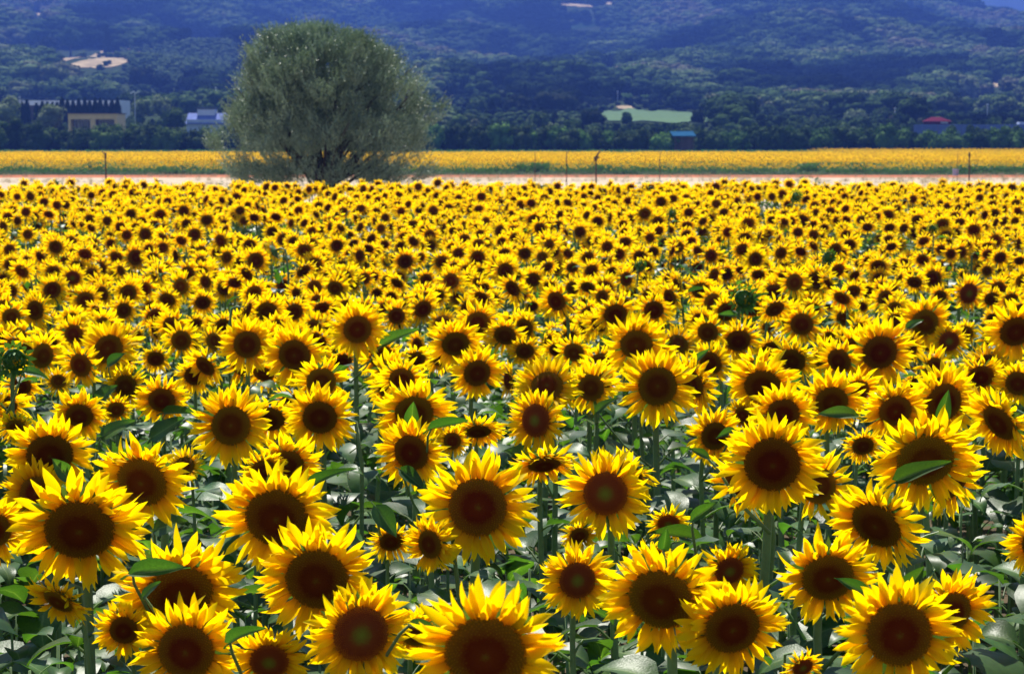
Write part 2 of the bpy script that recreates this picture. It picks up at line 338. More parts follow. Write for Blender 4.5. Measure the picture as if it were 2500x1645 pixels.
# ---------------------------------------------------------------- the land
def ground_sheet():
    ys = np.concatenate([np.arange(-60, 60, 2.0), np.arange(60, 250, 6), np.arange(250, 500, 10), np.arange(500, 3300, 14), np.arange(3300, 4400, 60)])
    nx = 240; V = []; 
    for y in ys:
        hw = 30 + 0.42 * max(y, 0)
        x = np.linspace(-hw, hw, nx); z = ground(x, np.full(nx, y))
        V.append(np.stack([x, np.full(nx, y), z], 1))
    V = np.concatenate(V); m = len(ys)
    i, j = np.meshgrid(np.arange(m - 1), np.arange(nx - 1), indexing='ij'); a = (i * nx + j).ravel()
    Fc = np.stack([a, a + 1, a + nx + 1, a + nx], 1)
    me = bpy.data.meshes.new('ground'); me.from_pydata(V.tolist(), [], Fc.tolist()); me.polygons.foreach_set('use_smooth', [True] * len(Fc))
    return me
def ground_material():
    m = bpy.data.materials.new('ground'); m.use_nodes = True; N = m.node_tree.nodes; L = m.node_tree.links; P = N['Principled BSDF']; P.inputs['Roughness'].default_value = 1.0; P.inputs['Specular IOR Level'].default_value = 0.0
    g = N.new('ShaderNodeNewGeometry'); sp = N.new('ShaderNodeSeparateXYZ'); L.new(g.outputs['Position'], sp.inputs[0])
    n1 = N.new('ShaderNodeTexNoise'); n1.inputs['Scale'].default_value = 0.9; n1.inputs['Detail'].default_value = 8; L.new(g.outputs['Position'], n1.inputs['Vector'])
    mp = N.new('ShaderNodeMapping'); mp.inputs['Scale'].default_value = (0.02, 0.22, 0.2); L.new(g.outputs['Position'], mp.inputs['Vector'])
    n2 = N.new('ShaderNodeTexNoise'); n2.inputs['Scale'].default_value = 1.0; n2.inputs['Detail'].default_value = 5; L.new(mp.outputs[0], n2.inputs['Vector'])
    # distance bands: soil under the near field, pale dry strip, reddish far edge, soil, green verge, woodland floor
    wob = N.new('ShaderNodeMath'); wob.operation = 'MULTIPLY_ADD'; wob.inputs[1].default_value = 14; L.new(n2.outputs[0], wob.inputs[0]); L.new(sp.outputs['Y'], wob.inputs[2])
    mr = N.new('ShaderNodeMapRange'); mr.inputs[2].default_value = 500; L.new(wob.outputs[0], mr.inputs[0])
    r = N.new('ShaderNodeValToRGB'); L.new(mr.outputs[0], r.inputs[0]); e = r.color_ramp.elements
    st = [(0, (0.09, 0.07, 0.05)), (0.112, (0.10, 0.08, 0.05)), (0.122, (0.40, 0.32, 0.23)), (0.425, (0.42, 0.345, 0.255)), (0.432, (0.36, 0.14, 0.07)), (0.465, (0.36, 0.13, 0.07)), (0.475, (0.12, 0.10, 0.06)), (0.72, (0.04, 0.06, 0.022)), (0.82, (0.03, 0.05, 0.02)), (1.0, (0.03, 0.045, 0.02))]
    while len(e) < len(st): e.new(0.5)
    for k, (p, c) in enumerate(st): e[k].position = p; e[k].color = (*c, 1)
    mix = N.new('ShaderNodeMix'); mix.data_type = 'RGBA'; mix.blend_type = 'MULTIPLY'; mix.inputs[0].default_value = 1
    rr = N.new('ShaderNodeMapRange'); rr.inputs[1].default_value = 0.3; rr.inputs[2].default_value = 0.7; rr.inputs[3].default_value = 0.7; rr.inputs[4].default_value = 1.2; L.new(n1.outputs[0], rr.inputs[0])
    L.new(r.outputs[0], mix.inputs[6]); L.new(rr.outputs[0], mix.inputs[7]); L.new(mix.outputs[2], P.inputs['Base Color'])
    return m
gm = ground_sheet(); gm.materials.append(ground_material()); obj('ground', gm, kind='structure')
def far_hill():
    ys = np.arange(4200, 5600, 50); xs = np.linspace(-2600, 2600, 160); V = [(x, y, CZ - 30 + min(y - 4200, 640) * 0.62 + 22 * math.sin(x / 210 + y / 300) + 10 * math.sin(x / 70)) for y in ys for x in xs]; nx = len(xs)
    me = bpy.data.meshes.new('far_hill'); me.from_pydata(V, [], [(i * nx + j, i * nx + j + 1, (i + 1) * nx + j + 1, (i + 1) * nx + j) for i in range(len(ys) - 1) for j in range(nx - 1)]); me.polygons.foreach_set('use_smooth', [True] * len(me.polygons))
    me.materials.append(mat('far_hill', (0.05, 0.075, 0.035), 0.95, 0.05, noise_s=0.02, noise_a=0.35)); obj('far_hill', me, kind='structure')
far_hill()

# haze
hb = MB(); hb.box((-3200, -90, CZ - 6.2), (3200, 6200, CZ + 430)); hm = bpy.data.materials.new('haze'); hm.use_nodes = True
_n = hm.node_tree.nodes; _n.remove(_n['Principled BSDF']); pv = _n.new('ShaderNodeVolumePrincipled'); pv.inputs['Density'].default_value = HAZE_DENSITY; pv.inputs['Color'].default_value = (*HAZE_COL, 1); pv.inputs['Anisotropy'].default_value = 0.2
hm.node_tree.links.new(pv.outputs[0], _n['Material Output'].inputs['Volume'])
obj('haze', hb.mesh('haze', hm, False), kind='stuff')

# ---------------------------------------------------------------- trees seen from afar
M_TRUNK = mat('bark', (0.09, 0.07, 0.055), 0.9, 0.1, noise_s=12, noise_a=0.3, bump=0.5)
FOL = {}
def fol_mat(key):
    if key not in FOL:
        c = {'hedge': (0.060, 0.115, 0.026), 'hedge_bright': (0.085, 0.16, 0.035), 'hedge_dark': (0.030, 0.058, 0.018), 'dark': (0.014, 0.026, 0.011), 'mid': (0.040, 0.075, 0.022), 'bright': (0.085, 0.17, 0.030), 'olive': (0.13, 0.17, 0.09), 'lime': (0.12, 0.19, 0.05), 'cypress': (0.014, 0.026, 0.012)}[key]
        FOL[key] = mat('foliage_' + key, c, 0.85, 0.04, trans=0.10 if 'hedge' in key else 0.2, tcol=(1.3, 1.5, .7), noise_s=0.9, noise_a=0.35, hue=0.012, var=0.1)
    return FOL[key]
def clumps(b, r, cen, rad, n, size, slot=0, flat=1.0, squash=1.0):
    """leafy clump faces over the shell of a ball"""
    for _ in range(n):
        z = r.uniform(-0.8, 1); a = r.uniform(0, 6.283); q = math.sqrt(1 - z * z); d = Vector((q * math.cos(a), q * math.sin(a), z)); k = r.uniform(0.78, 1.08)
        p = Vector(cen) + Vector((d.x * rad * k, d.y * rad * k, d.z * rad * k * squash))
        u = Vector((r.gauss(0, 1), r.gauss(0, 1), r.gauss(0, .6))).normalized(); nn = (d + Vector((r.gauss(0, .5), r.gauss(0, .5), r.gauss(0, .5)))).normalized(); w = nn.cross(u)
        if w.length < .1: continue
        w.normalize(); u = w.cross(nn); s = size * r.uniform(.55, 1.3)
        b.add([p - u * s * .5, p + w * s * .42, p + u * s * .55 + nn * s * .1, p - w * s * .4], [(0, 1, 2, 3)], slot)
def ball(b, r, cen, rad, slot=0, squash=1.0, n=7, m=5):
    vs = []; ph = r.uniform(0, 6)
    for i in range(m + 1):
        th = math.pi * i / m
        for j in range(n):
            a = 2 * math.pi * j / n + ph; k = rad * r.uniform(.82, 1.0); vs.append((cen[0] + k * math.sin(th) * math.cos(a), cen[1] + k * math.sin(th) * math.sin(a), cen[2] + k * squash * math.cos(th)))
    b.add(vs, [(i * n + j, (i + 1) * n + j, (i + 1) * n + (j + 1) % n, i * n + (j + 1) % n) for i in range(m) for j in range(n)], slot)
def crown_mb(r, w, h, z0, lumps=12, per=60, size=0.4):
    """an uneven crown W wide, H high, its foot at Z0"""
    b = MB()
    for k in range(lumps):
        t = (k + .5) / lumps; zz = z0 + h * (0.2 + 0.62 * t); prof = math.sqrt(max(0.08, 1 - ((t - 0.35) / 0.75) ** 2)); a = r.uniform(0, 6.3); q = w * 0.5 * prof * r.uniform(.25, .75); rr = w * 0.5 * r.uniform(.32, .52) * (0.7 + .3 * prof)
        c = (q * math.cos(a), q * math.sin(a), min(zz, z0 + h - rr * .8)); ball(b, r, c, rr * .8, squash=.85); clumps(b, r, c, rr, per, size, squash=.9)
    ball(b, r, (0, 0, z0 + h * .42), w * .36, squash=h / w * .9, n=9, m=6); clumps(b, r, (0, 0, z0 + h * .45), w * .42, per * 2, size, squash=h / w)
    return b
def cypress_mb(r, w, h, n=420, size=0.35):
    b = MB(); m = 9
    prof = [(0.25, 0.02), (0.42, .1), (0.5, .3), (0.46, .5), (0.36, .7), (.22, .87), (.07, 1.0)]
    b.tube([(0, 0, h * t) for q, t in prof], [w * q * .85 for q, t in prof], 8)
    for _ in range(n):
        t = r.random() ** .9; q = float(np.interp(t, [p[1] for p in prof], [p[0] for p in prof])) * w * r.uniform(.8, 1.1); a = r.uniform(0, 6.3); p = Vector((q * math.cos(a), q * math.sin(a), h * t)); s = size * r.uniform(.6, 1.2)
        tng = Vector((-math.sin(a), math.cos(a), 0)); up = Vector((math.cos(a) * .3, math.sin(a) * .3, 1))
        b.add([p - tng * s * .3, p + tng * s * .3, p + up * s], [(0, 1, 2)], 0)
    return b
def tree(px, py_foot, py_top, d, wpx, key, label, shape='round', name='tree', group=None, cat='tree'):
    """a tree whose crown spans rows PY_TOP to PY_FOOT of the photograph at distance D"""
    r = random.Random(int(px * 7 + py_top)); x = at(px, py_foot, d).x; zf = gz(x, d); top = yz(py_top, d); w = wpx * d / F
    root = empty(name, (x, d, zf)); tag(root, label, cat, group); low = max(0.0, yz(py_foot, d) - zf); H = top - zf
    size = max(0.32, d / F * 6.5)
    if shape == 'cypress':
        t = MB(); t.tube([(0, 0, -0.2), (0, 0, H * .2)], [w * .09, w * .06], 6); obj('trunk', t.mesh('trunk', M_TRUNK), root)
        obj('crown', cypress_mb(r, w, H, 380, size).mesh('crown', fol_mat(key)), root)
    else:
        z0 = min(low, H * .25) if low < H * .8 else low * .9
        z0 = min(low, H * .35)
        t = MB(); t.tube([(0, 0, -0.3), (r.uniform(-.2, .2), 0, z0 + (H - z0) * .25), (r.uniform(-.3, .3), 0, z0 + (H - z0) * .6)], [w * .05 + .06, w * .035 + .04, .05], 7)
        for k in range(4):
            a = k * 1.6 + r.uniform(-.4, .4); t.tube([(0, 0, z0 + (H - z0) * .12), (w * .3 * math.cos(a), w * .3 * math.sin(a), z0 + (H - z0) * .5)], [w * .025 + .03, .03], 5)
        obj('trunk', t.mesh('trunk', M_TRUNK), root)
        obj('crown', crown_mb(r, w, H - z0, z0, 12, 45, size).mesh('crown', fol_mat(key)), root)
    return root

# wooded hillside: one mass
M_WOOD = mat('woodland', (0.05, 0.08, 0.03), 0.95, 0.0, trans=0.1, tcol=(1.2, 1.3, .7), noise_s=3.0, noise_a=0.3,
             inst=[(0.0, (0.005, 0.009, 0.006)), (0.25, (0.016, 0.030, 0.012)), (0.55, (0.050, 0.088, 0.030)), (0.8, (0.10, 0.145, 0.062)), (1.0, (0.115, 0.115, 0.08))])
def wood_protos():
    out = []
    for k in range(6):
        r = random.Random(60 + k); b = MB(); nl = 5 + k % 3
        for j in range(nl):
            a = r.uniform(0, 6.3); q = r.uniform(.1, .30); rr = r.uniform(.2, .32); c = (q * math.cos(a), q * math.sin(a), .22 + .5 * (j / nl) + r.uniform(-.05, .05)); ball(b, r, c, rr * .90, squash=.8, n=10, m=6); clumps(b, r, c, rr, 30, .11, squash=.80)
        b.v = [(p[0], p[1], p[2] * .78 + .06) for p in b.v]; out.append(b)
    return protos_of('wood_tree', out, M_WOOD, True)
WP = wood_protos()
def blob(px, py, cx, cy, rx, ry): return np.exp(-(((px - cx) / rx) ** 2 + ((py - cy) / ry) ** 2) ** 1.5)
def seg_band(px, py, x0, y0, x1, y1, w):
    t = np.clip(((px - x0) * (x1 - x0) + (py - y0) * (y1 - y0)) / ((x1 - x0) ** 2 + (y1 - y0) ** 2), 0, 1)
    return np.exp(-(((px - x0 - t * (x1 - x0)) ** 2 + (py - y0 - t * (y1 - y0)) ** 2) / w ** 2) ** 1.3)
def smooth_noise(x, y, s, seed):
    return np.array([noise.noise(Vector((a / s, b / s, seed))) for a, b in zip(x, y)])
TREES = [
 (15, 300, 232, 440, 90, 'olive', 'pale grey-green round tree beside the ochre building, cut by the picture edge', 'round'),
 (122, 305, 254, 430, 92, 'olive', 'pale domed tree standing just before the ochre building', 'round'),
 (395, 290, 230, 520, 66, 'olive', 'pale tree with a tall round crown between the mast and the blue building', 'round'),
 (423, 302, 262, 440, 70, 'mid', 'low dark domed tree touching the wall of the blue building', 'round'),
 (345, 285, 240, 500, 60, 'olive', 'soft pale tree just beside the tall light mast', 'round'),
 (350, 245, 162, 900, 75, 'dark', 'tallest dark round tree of the clump below the dry field', 'round'),
 (395, 240, 182, 900, 60, 'dark', 'smaller dark tree on the inner side of the clump below the dry field', 'round'),
 (452, 230, 190, 880, 48, 'dark', 'square-topped dark tree standing alone above the blue building', 'round'),
 (262, 122, 66, 1300, 22, 'cypress', 'tall pointed cypress above the dry hillside field', 'cypress'),
 (286, 130, 110, 1300, 12, 'cypress', 'short cypress at the upper corner of the dry hillside field', 'cypress'),
 (120, 118, 88, 1300, 60, 'dark', 'dark rounded tree above the dry field on the hillside', 'round'),
 (172, 118, 62, 1350, 50, 'mid', 'broad grey-brown tree behind the dry hillside field', 'round'),
 (1088, 262, 206, 800, 15, 'cypress', 'first cypress beyond the lone tree, standing nearest to its crown', 'cypress'),
 (1107, 272, 208, 800, 20, 'cypress', 'stoutest of the three cypresses beyond the lone tree', 'cypress'),
 (1130, 262, 200, 820, 17, 'cypress', 'cypress of the trio beyond the lone tree, farthest from its crown', 'cypress'),
 (1222, 230, 180, 850, 15, 'cypress', 'slim cypress rising above the dark wood behind the bright green hedge', 'cypress'),
 (1282, 262, 208, 700, 20, 'cypress', 'slim cypress at the edge of the big dark oak', 'cypress'),
 (1200, 292, 248, 600, 20, 'cypress', 'short cypress just above the bright green hedge tops', 'cypress'),
 (1487, 172, 140, 1200, 14, 'cypress', 'single cypress halfway up the wooded slope', 'cypress'),
 (1360, 300, 220, 640, 130, 'dark', 'massive dark oak above the hedge, beside the green field', 'round'),
 (1262, 308, 232, 620, 80, 'dark', 'dark tree joined to the massive oak on its lone-tree side', 'round'),
 (1165, 296, 244, 620, 60, 'mid', 'soft grey-green tree between two cypresses behind the hedge', 'round'),
 (1318, 315, 276, 480, 62, 'mid', 'grey-green bushy tree in front of the massive oak', 'round'),
 (1440, 312, 268, 500, 76, 'dark', 'dark tree at the near corner of the green field', 'round'),
 (1462, 268, 240, 760, 80, 'dark', 'low wide dark tree at the far corner of the green field', 'round'),
 (1395, 322, 292, 420, 56, 'mid', 'grey bush just behind the hedge below the massive oak', 'round'),
 (1530, 306, 272, 500, 30, 'mid', 'small thin tree standing in the green field', 'round'),
 (1527, 262, 230, 800, 30, 'lime', 'pale green pointed tree behind the small dry patch', 'round'),
 (1578, 268, 234, 800, 28, 'lime', 'pale green poplar-like tree, the farther of the pale pair from the dry patch', 'round'),
 (1600, 272, 246, 790, 24, 'olive', 'shorter pale tree tucked against the pale green poplar', 'round'),
 (1706, 306, 268, 520, 36, 'dark', 'dark two-tiered tree at the end of the green field', 'round'),
 (1870, 300, 258, 600, 60, 'mid', 'grey-green round tree behind the long hedge, nearest to the dark wood edge', 'round'),
 (1965, 304, 252, 600, 110, 'mid', 'widest grey-green tree group behind the long hedge', 'round'),
 (2090, 306, 268, 560, 70, 'olive', 'pale low tree behind the long hedge below a white lamp', 'round'),
 (2150, 300, 262, 560, 60, 'mid', 'bushy tree directly under the brightest white lamp', 'round'),
 (2325, 300, 234, 640, 116, 'dark', 'great dark round oak standing behind the red barn', 'round'),
 (2460, 300, 250, 620, 90, 'dark', 'dark tree beyond the great round oak, near the road wall', 'round'),
 (2360, 250, 184, 900, 60, 'olive', 'light green dome on the slope above the great round oak', 'round'),
 (2490, 242, 214, 800, 40, 'olive', 'pale leafy tree by the dry terrace, cut by the picture edge', 'round'),
 (2465, 228, 200, 850, 30, 'dark', 'small dark tree between the two parts of the dry terrace', 'round'),
 (2368, 328, 300, 392, 22, 'mid', 'narrow bushy tree rising in front of the road wall', 'round'),
 (2322, 318, 302, 392, 28, 'mid', 'small bush top touching the front of the red barn', 'round'),
 (2480, 326, 306, 392, 40, 'mid', 'dense bush in front of the road wall near the picture edge', 'round'),
]
def clear_of_trees(px, py, y, crown):
    '''False where a plant with its foot at px, py would stand in front of one of the trees above'''
    ok = np.ones(len(px), bool)
    for (tx, pf, pt, d, w, *_) in TREES:
        ok &= ~((np.abs(px - tx) < w * .5 + crown * .35) & (y < d + 12) & (py > pt) & (py - crown * .85 < pf - .35 * (pf - pt)))
    return ok
def woodland():
    P = []; y = 436.0
    while y < 2900:
        step = 4.2 + y * 0.0018; hw = 12 + 0.285 * y; x = np.arange(-hw, hw, step); n = len(x)
        P.append(np.stack([x + rng.uniform(-.48, .48, n) * step, np.full(n, y) + rng.uniform(-.48, .48, n) * step], 1)); y += step * (1.0 if y < 1500 else 1.25)
    P = np.concatenate(P); x, y = P[:, 0], P[:, 1]; z = ground(x, y)
    px = W0 / 2 + F * x / y; py = YH - F * (z - CZ) / y
    big = smooth_noise(x, y * .35, 70, 1.3); mid = smooth_noise(x, y, 30, 5.1); sm = rng.uniform(-1, 1, len(x))
    tint = 0.50 + 0.78 * big + 0.60 * mid + 0.05 * sm; size = 5.6 + y * 0.0012 + rng.uniform(-1.3, 2.2, len(x)) + 3.5 * mid
    keep = np.ones(len(x), bool)
    # dark wooded ravines; hill shadow and shaded wood edge also painted into tint
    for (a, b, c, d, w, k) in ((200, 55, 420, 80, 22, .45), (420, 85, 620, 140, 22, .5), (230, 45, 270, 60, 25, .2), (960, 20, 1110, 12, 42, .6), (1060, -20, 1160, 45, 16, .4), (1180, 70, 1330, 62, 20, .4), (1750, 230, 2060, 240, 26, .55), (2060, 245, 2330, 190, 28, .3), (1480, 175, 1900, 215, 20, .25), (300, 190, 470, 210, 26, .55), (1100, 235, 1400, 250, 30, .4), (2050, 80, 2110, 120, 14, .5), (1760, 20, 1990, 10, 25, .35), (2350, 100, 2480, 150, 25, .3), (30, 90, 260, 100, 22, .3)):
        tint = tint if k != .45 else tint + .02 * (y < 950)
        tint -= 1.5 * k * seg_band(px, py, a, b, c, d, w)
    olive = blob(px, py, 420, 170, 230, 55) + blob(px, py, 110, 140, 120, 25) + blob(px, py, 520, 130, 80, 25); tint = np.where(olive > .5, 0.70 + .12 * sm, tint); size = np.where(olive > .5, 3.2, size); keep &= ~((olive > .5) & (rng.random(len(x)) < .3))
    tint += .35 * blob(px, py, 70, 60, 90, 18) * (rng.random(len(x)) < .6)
    spare = (rng.random(len(x)) < .07) & (px < 400); size = np.where(spare, 3.0, size)
    def keep_in(cx, cy, rx, ry):
        for up in np.linspace(0, 1, 9): keep[:] &= (blob(px, py - up * size * 1.35 * F / y, cx, cy, rx, ry) < .34) | spare
    low_ = (y < 860); size = np.where(low_, np.minimum(size, 4.2 + 2.6 * rng.random(len(x))), size)
    for (cx, cy, rx, ry) in ((218, 137, 74, 16), (255, 158, 70, 13), (215, 165, 30, 12), (165, 132, 18, 6), (105, 40, 22, 4), (1590, 287, 150, 13), (1425, 66, 46, 7), (1500, 14, 50, 2), (1525, 266, 22, 5), (2425, 210, 34, 8), (2490, 212, 22, 7), (1410, 18, 45, 3), (560, 218, 14, 6), (95, 262, 95, 14), (250, 262, 75, 12), (1440, 320, 60, 8)):
        keep_in(cx, cy, rx, ry)
    keep &= ~(low_ & (rng.random(len(x)) < .25)) & ((y > 500) | ((px > 1010) & (px < 2180) & (y > 440)))
    keep &= ~((px < 640) & (y < 640) & (rng.random(len(x)) < .6)) & ~((px < 560) & (py - size * 1.25 * F / y < 285) & (y < 580))
    size = np.where(clear_of_trees(px, py, y, size * 1.6 * F / y), size, rng.uniform(1.2, 2.3, len(x)))
    keep &= (y < 2150) | (py < YH - 10)
    x, y, z, tint, size = x[keep], y[keep], z[keep], tint[keep], size[keep]; n = len(x)
    rots = np.stack([np.zeros(n), np.zeros(n), rng.uniform(0, 6.28, n)], 1)
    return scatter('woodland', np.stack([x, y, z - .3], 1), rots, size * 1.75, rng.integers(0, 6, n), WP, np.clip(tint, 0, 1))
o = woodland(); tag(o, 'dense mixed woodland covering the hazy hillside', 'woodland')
# open ground on the hillside: sheets a little over the terrain
M_DRY = mat('dry_field', (0.30, 0.235, 0.15), 1.0, 0.0, noise_s=0.12, noise_a=0.4)
M_CROPD = mat('hill_meadow', (0.020, 0.042, 0.018), 1.0, 0.0, noise_s=0.08, noise_a=0.4)
M_CROP = mat('green_field', (0.050, 0.105, 0.034), 0.8, 0.1, noise_s=0.3, noise_a=0.25)
def solve_d(px, py, lo=480, hi=2600):
    ds = np.linspace(lo, hi, 900); xs = (px - W0 / 2) / F * ds; pys = YH - F * (ground(xs, ds) - CZ) / ds
    k = np.nonzero(pys <= py)[0]
    return float(ds[k[0]]) if len(k) else hi
def field_patch(name, cx, cy, rx, ry, m, label):
    """an open field lying on the slope where the photograph shows one"""
    d0, d1 = solve_d(cx, cy + ry), solve_d(cx, cy - ry); dm = (d0 + d1) / 2; hw = rx * dm / F; xm = (cx - W0 / 2) / F * dm; r = random.Random(cx)
    nu, nv = 26, 12; vs = []
    for i in range(nv + 1):
        v = i / nv * 2 - 1
        for j in range(nu + 1):
            u = j / nu * 2 - 1; x = xm + hw * u * (1 - .12 * v * v + .16 * noise.noise(Vector((v * 2.3, cx, 1))) + r.uniform(-.02, .02)); y = dm + (d1 - d0) / 2 * v * (1 - .15 * u * u + .30 * noise.noise(Vector((u * 3.1, cx, 7))) + r.uniform(-.04, .04)); vs.append((x, y, gz(x, y) + .35))
    b = MB(); b.add(vs, [(i * (nu + 1) + j, i * (nu + 1) + j + 1, (i + 1) * (nu + 1) + j + 1, (i + 1) * (nu + 1) + j) for i in range(nv) for j in range(nu)])
    return obj(name, b.mesh(name, m), kind='structure')
for (nm, cx, cy, rx, ry, m) in (('dry_field', 218, 138, 80, 19, M_DRY), ('dry_field', 255, 158, 66, 12, M_DRY), ('dry_field', 108, 40, 24, 4, M_DRY), ('green_field', 1605, 287, 165, 15, M_CROP), ('green_field', 1425, 66, 60, 9, M_CROPD),
                               ('dry_field', 1500, 14, 60, 4, M_DRY), ('dry_field', 1525, 266, 20, 4, M_DRY), ('dry_field', 2430, 210, 36, 7, M_DRY), ('dry_field', 2492, 212, 22, 6, M_DRY), ('dry_field', 1405, 19, 40, 3, M_DRY)):
    field_patch(nm, cx, cy, rx, ry, m, nm)

# ---------------------------------------------------------------- hedges and trees of the plain
def hedge(x0, x1, label, seed, tops, name='hedge'):
    """a dense row of bushes from photo column X0 to X1; TOPS: (column, row of the top)"""
    r = random.Random(seed); d0 = 376; b = MB(); s = MB(); root_x = at((x0 + x1) / 2, 360, d0).x; root = empty(name, (root_x, d0, gz(root_x, d0))); tag(root, label, 'hedge')
    px = x0; TX = [a for a, _ in tops]; TY = [c for _, c in tops]
    bb = {0: MB(), 1: MB()}
    while px < x1:
        w = r.uniform(44, 78); d = d0 + r.uniform(-2.5, 4); x = at(px + w * .3, 360, d).x - root_x; g = gz(x + root_x, d) - root.location.z; top = yz(float(np.interp(px + w * .3, TX, TY)) + r.uniform(-6, 9), d) - root.location.z
        m = crown_mb(r, w * d / F * 1.2, top - g + .2, g - .2, 10, 70, 0.42); bb[0 if r.random() < .45 else 1].merge(m, Matrix.Translation((x, d - d0, 0)))
        s.tube([(x, d - d0, g - .3), (x + r.uniform(-.3, .3), d - d0, g + (top - g) * .5)], [.16, .06], 5)
        px += w * r.uniform(.42, .6)
    obj('foliage', bb[0].mesh('foliage', fol_mat('hedge_bright' if seed == 2 else 'hedge')), root); obj('foliage', bb[1].mesh('foliage', fol_mat('hedge_dark')), root); obj('trunk', s.mesh('trunk', M_TRUNK), root, kind='stuff')
hedge(-260, 585, 'dark leafy hedge behind the far flower field, below the ochre building', 1, [(-260, 296), (30, 284), (120, 298), (170, 309), (230, 307), (330, 290), (345, 300), (440, 306), (500, 303), (585, 306)])
hedge(1010, 1640, 'dark hedge with light green tops between the lone tree and the blue shed', 2, [(1010, 290), (1120, 300), (1220, 292), (1300, 306), (1400, 305), (1480, 318), (1640, 312)])
hedge(1700, 2790, 'long dark hedge running from the blue shed past the red barn', 3, [(1700, 308), (1760, 316), (1830, 300), (1880, 296), (1960, 308), (2050, 304), (2180, 296), (2230, 312), (2350, 318), (2400, 308), (2500, 312), (2790, 300)])
hedge(560, 1040, 'hedge half hidden behind the crown of the lone tree', 4, [(560, 306), (800, 304), (1040, 292)])

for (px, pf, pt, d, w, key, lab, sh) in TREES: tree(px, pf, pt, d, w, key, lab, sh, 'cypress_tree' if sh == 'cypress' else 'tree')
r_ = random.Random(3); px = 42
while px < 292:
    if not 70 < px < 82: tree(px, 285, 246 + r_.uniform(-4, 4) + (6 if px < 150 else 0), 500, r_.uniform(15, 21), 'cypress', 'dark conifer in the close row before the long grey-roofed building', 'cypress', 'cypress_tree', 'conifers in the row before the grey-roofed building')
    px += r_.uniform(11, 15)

# ---------------------------------------------------------------- buildings
def M_(name, c, rough=.7, spec=.2, **k): return mat(name, c, rough, spec, noise_s=.8, noise_a=.1, **k)
M_OCHRE = M_('ochre_plaster', (0.80, 0.54, 0.24)); M_WHITE = M_('white_paint', (0.75, 0.75, 0.75)); M_GREYROOF = M_('grey_roof', (0.075, 0.095, 0.13), .9, .03); M_GLASS = mat('window_glass', (0.03, 0.04, 0.06), .15, .6)
M_BLUEWALL = M_('blue_grey_cladding', (0.12, 0.16, 0.36), .85, .08); M_BLUEROOF = M_('blue_sheet_roof', (0.008, 0.06, 0.13), .9, .03); M_RED = M_('red_sheet', (0.08, 0.008, 0.022), .9, .03); M_PALE = M_('pale_sheet', (0.42, 0.47, 0.58)); M_BROWN = M_('brown_boards', (0.13, 0.09, 0.08)); M_STEEL = mat('steel', (0.45, 0.46, 0.48), .45, .5)
M_RUST = M_('rusty_pipe', (0.10, 0.055, 0.035))
def frame(px0, px1, pyt, d, name, label, cat='building'):
    a, c = at(px0, pyt, d), at(px1, pyt, d); g = min(gz(a.x, d), gz(c.x, d)) - .2; root = empty(name, ((a.x + c.x) / 2, d, g)); tag(root, label, cat); return root, (c.x - a.x), a.z - g
def bpart(name, root, a, c, m):
    b = MB(); b.box(a, c); return obj(name, b.mesh(name, m, False), root)
# ochre hall
root, w, h = frame(166, 286, 277, 425, 'ochre_building', 'low ochre building with a flat roof and white-framed openings above the hedge')
wl = MB(); lo = h - 3.6; hw = w / 2
wl.box((-hw, 0, h - 1.25), (hw, 9, h - .12)); wl.box((-hw, .05, 0), (-hw + .5, 9, h - 1.25)); wl.box((hw - .6, .05, 0), (hw, 9, h - 1.25)); wl.box((-.5, .05, 0), (.5, .6, h - 1.25)); bpart('inner_wall', root, (-hw + .51, 2.5, 0), (hw - .61, 8.9, h - 1.26), M_BROWN)
obj('wall', wl.mesh('wall', M_OCHRE, False), root); bpart('roof', root, (-hw - .2, -.25, h - .118), (hw + .2, 9.2, h + .06), M_BROWN)
for k in range(3): wn = bpart('window', root, (-hw + .8 + k * 1.2, 2.3, h - 3.4), (-hw + 1.75 + k * 1.2, 2.46, h - 1.4), M_WHITE); g = MB(); g.box((-hw + .9 + k * 1.2, 2.24, h - 3.3), (-hw + 1.65 + k * 1.2, 2.297, h - 1.5)); obj('pane', g.mesh('pane', M_GLASS, False), wn)
wn = bpart('window', root, (.9, 2.3, h - 2.6), (hw - .9, 2.46, h - 1.4), M_WHITE); g = MB(); g.box((1.0, 2.24, h - 2.5), (hw - 1.0, 2.297, h - 1.5)); obj('pane', g.mesh('pane', M_GLASS, False), wn)
# long grey-roofed building
root, w, h = frame(8, 296, 246, 512, 'grey_roofed_building', 'long low building with a pale grey roof behind the row of dark conifers'); hw = w / 2
bpart('wall', root, (-hw, 0, 0), (hw - 1.1, 12, h - 1.2), M_BROWN); rf = MB(); rf.add([(-hw - .3, -.6, h - 1.197), (hw - 1.35, -.6, h - 1.197), (hw - 1.35, 6, h + .1), (-hw - .3, 6, h + .1), (-hw - .3, 12.4, h - 1.197), (hw - 1.35, 12.4, h - 1.197)], [(0, 1, 2, 3), (3, 2, 5, 4), (0, 3, 4), (1, 5, 2), (0, 4, 5, 1)]); obj('roof', rf.mesh('roof', M_GREYROOF, False), root)
bpart('gable_wall', root, (hw - 1.1, -.3, 0), (hw, 12, h + .1), M_WHITE)
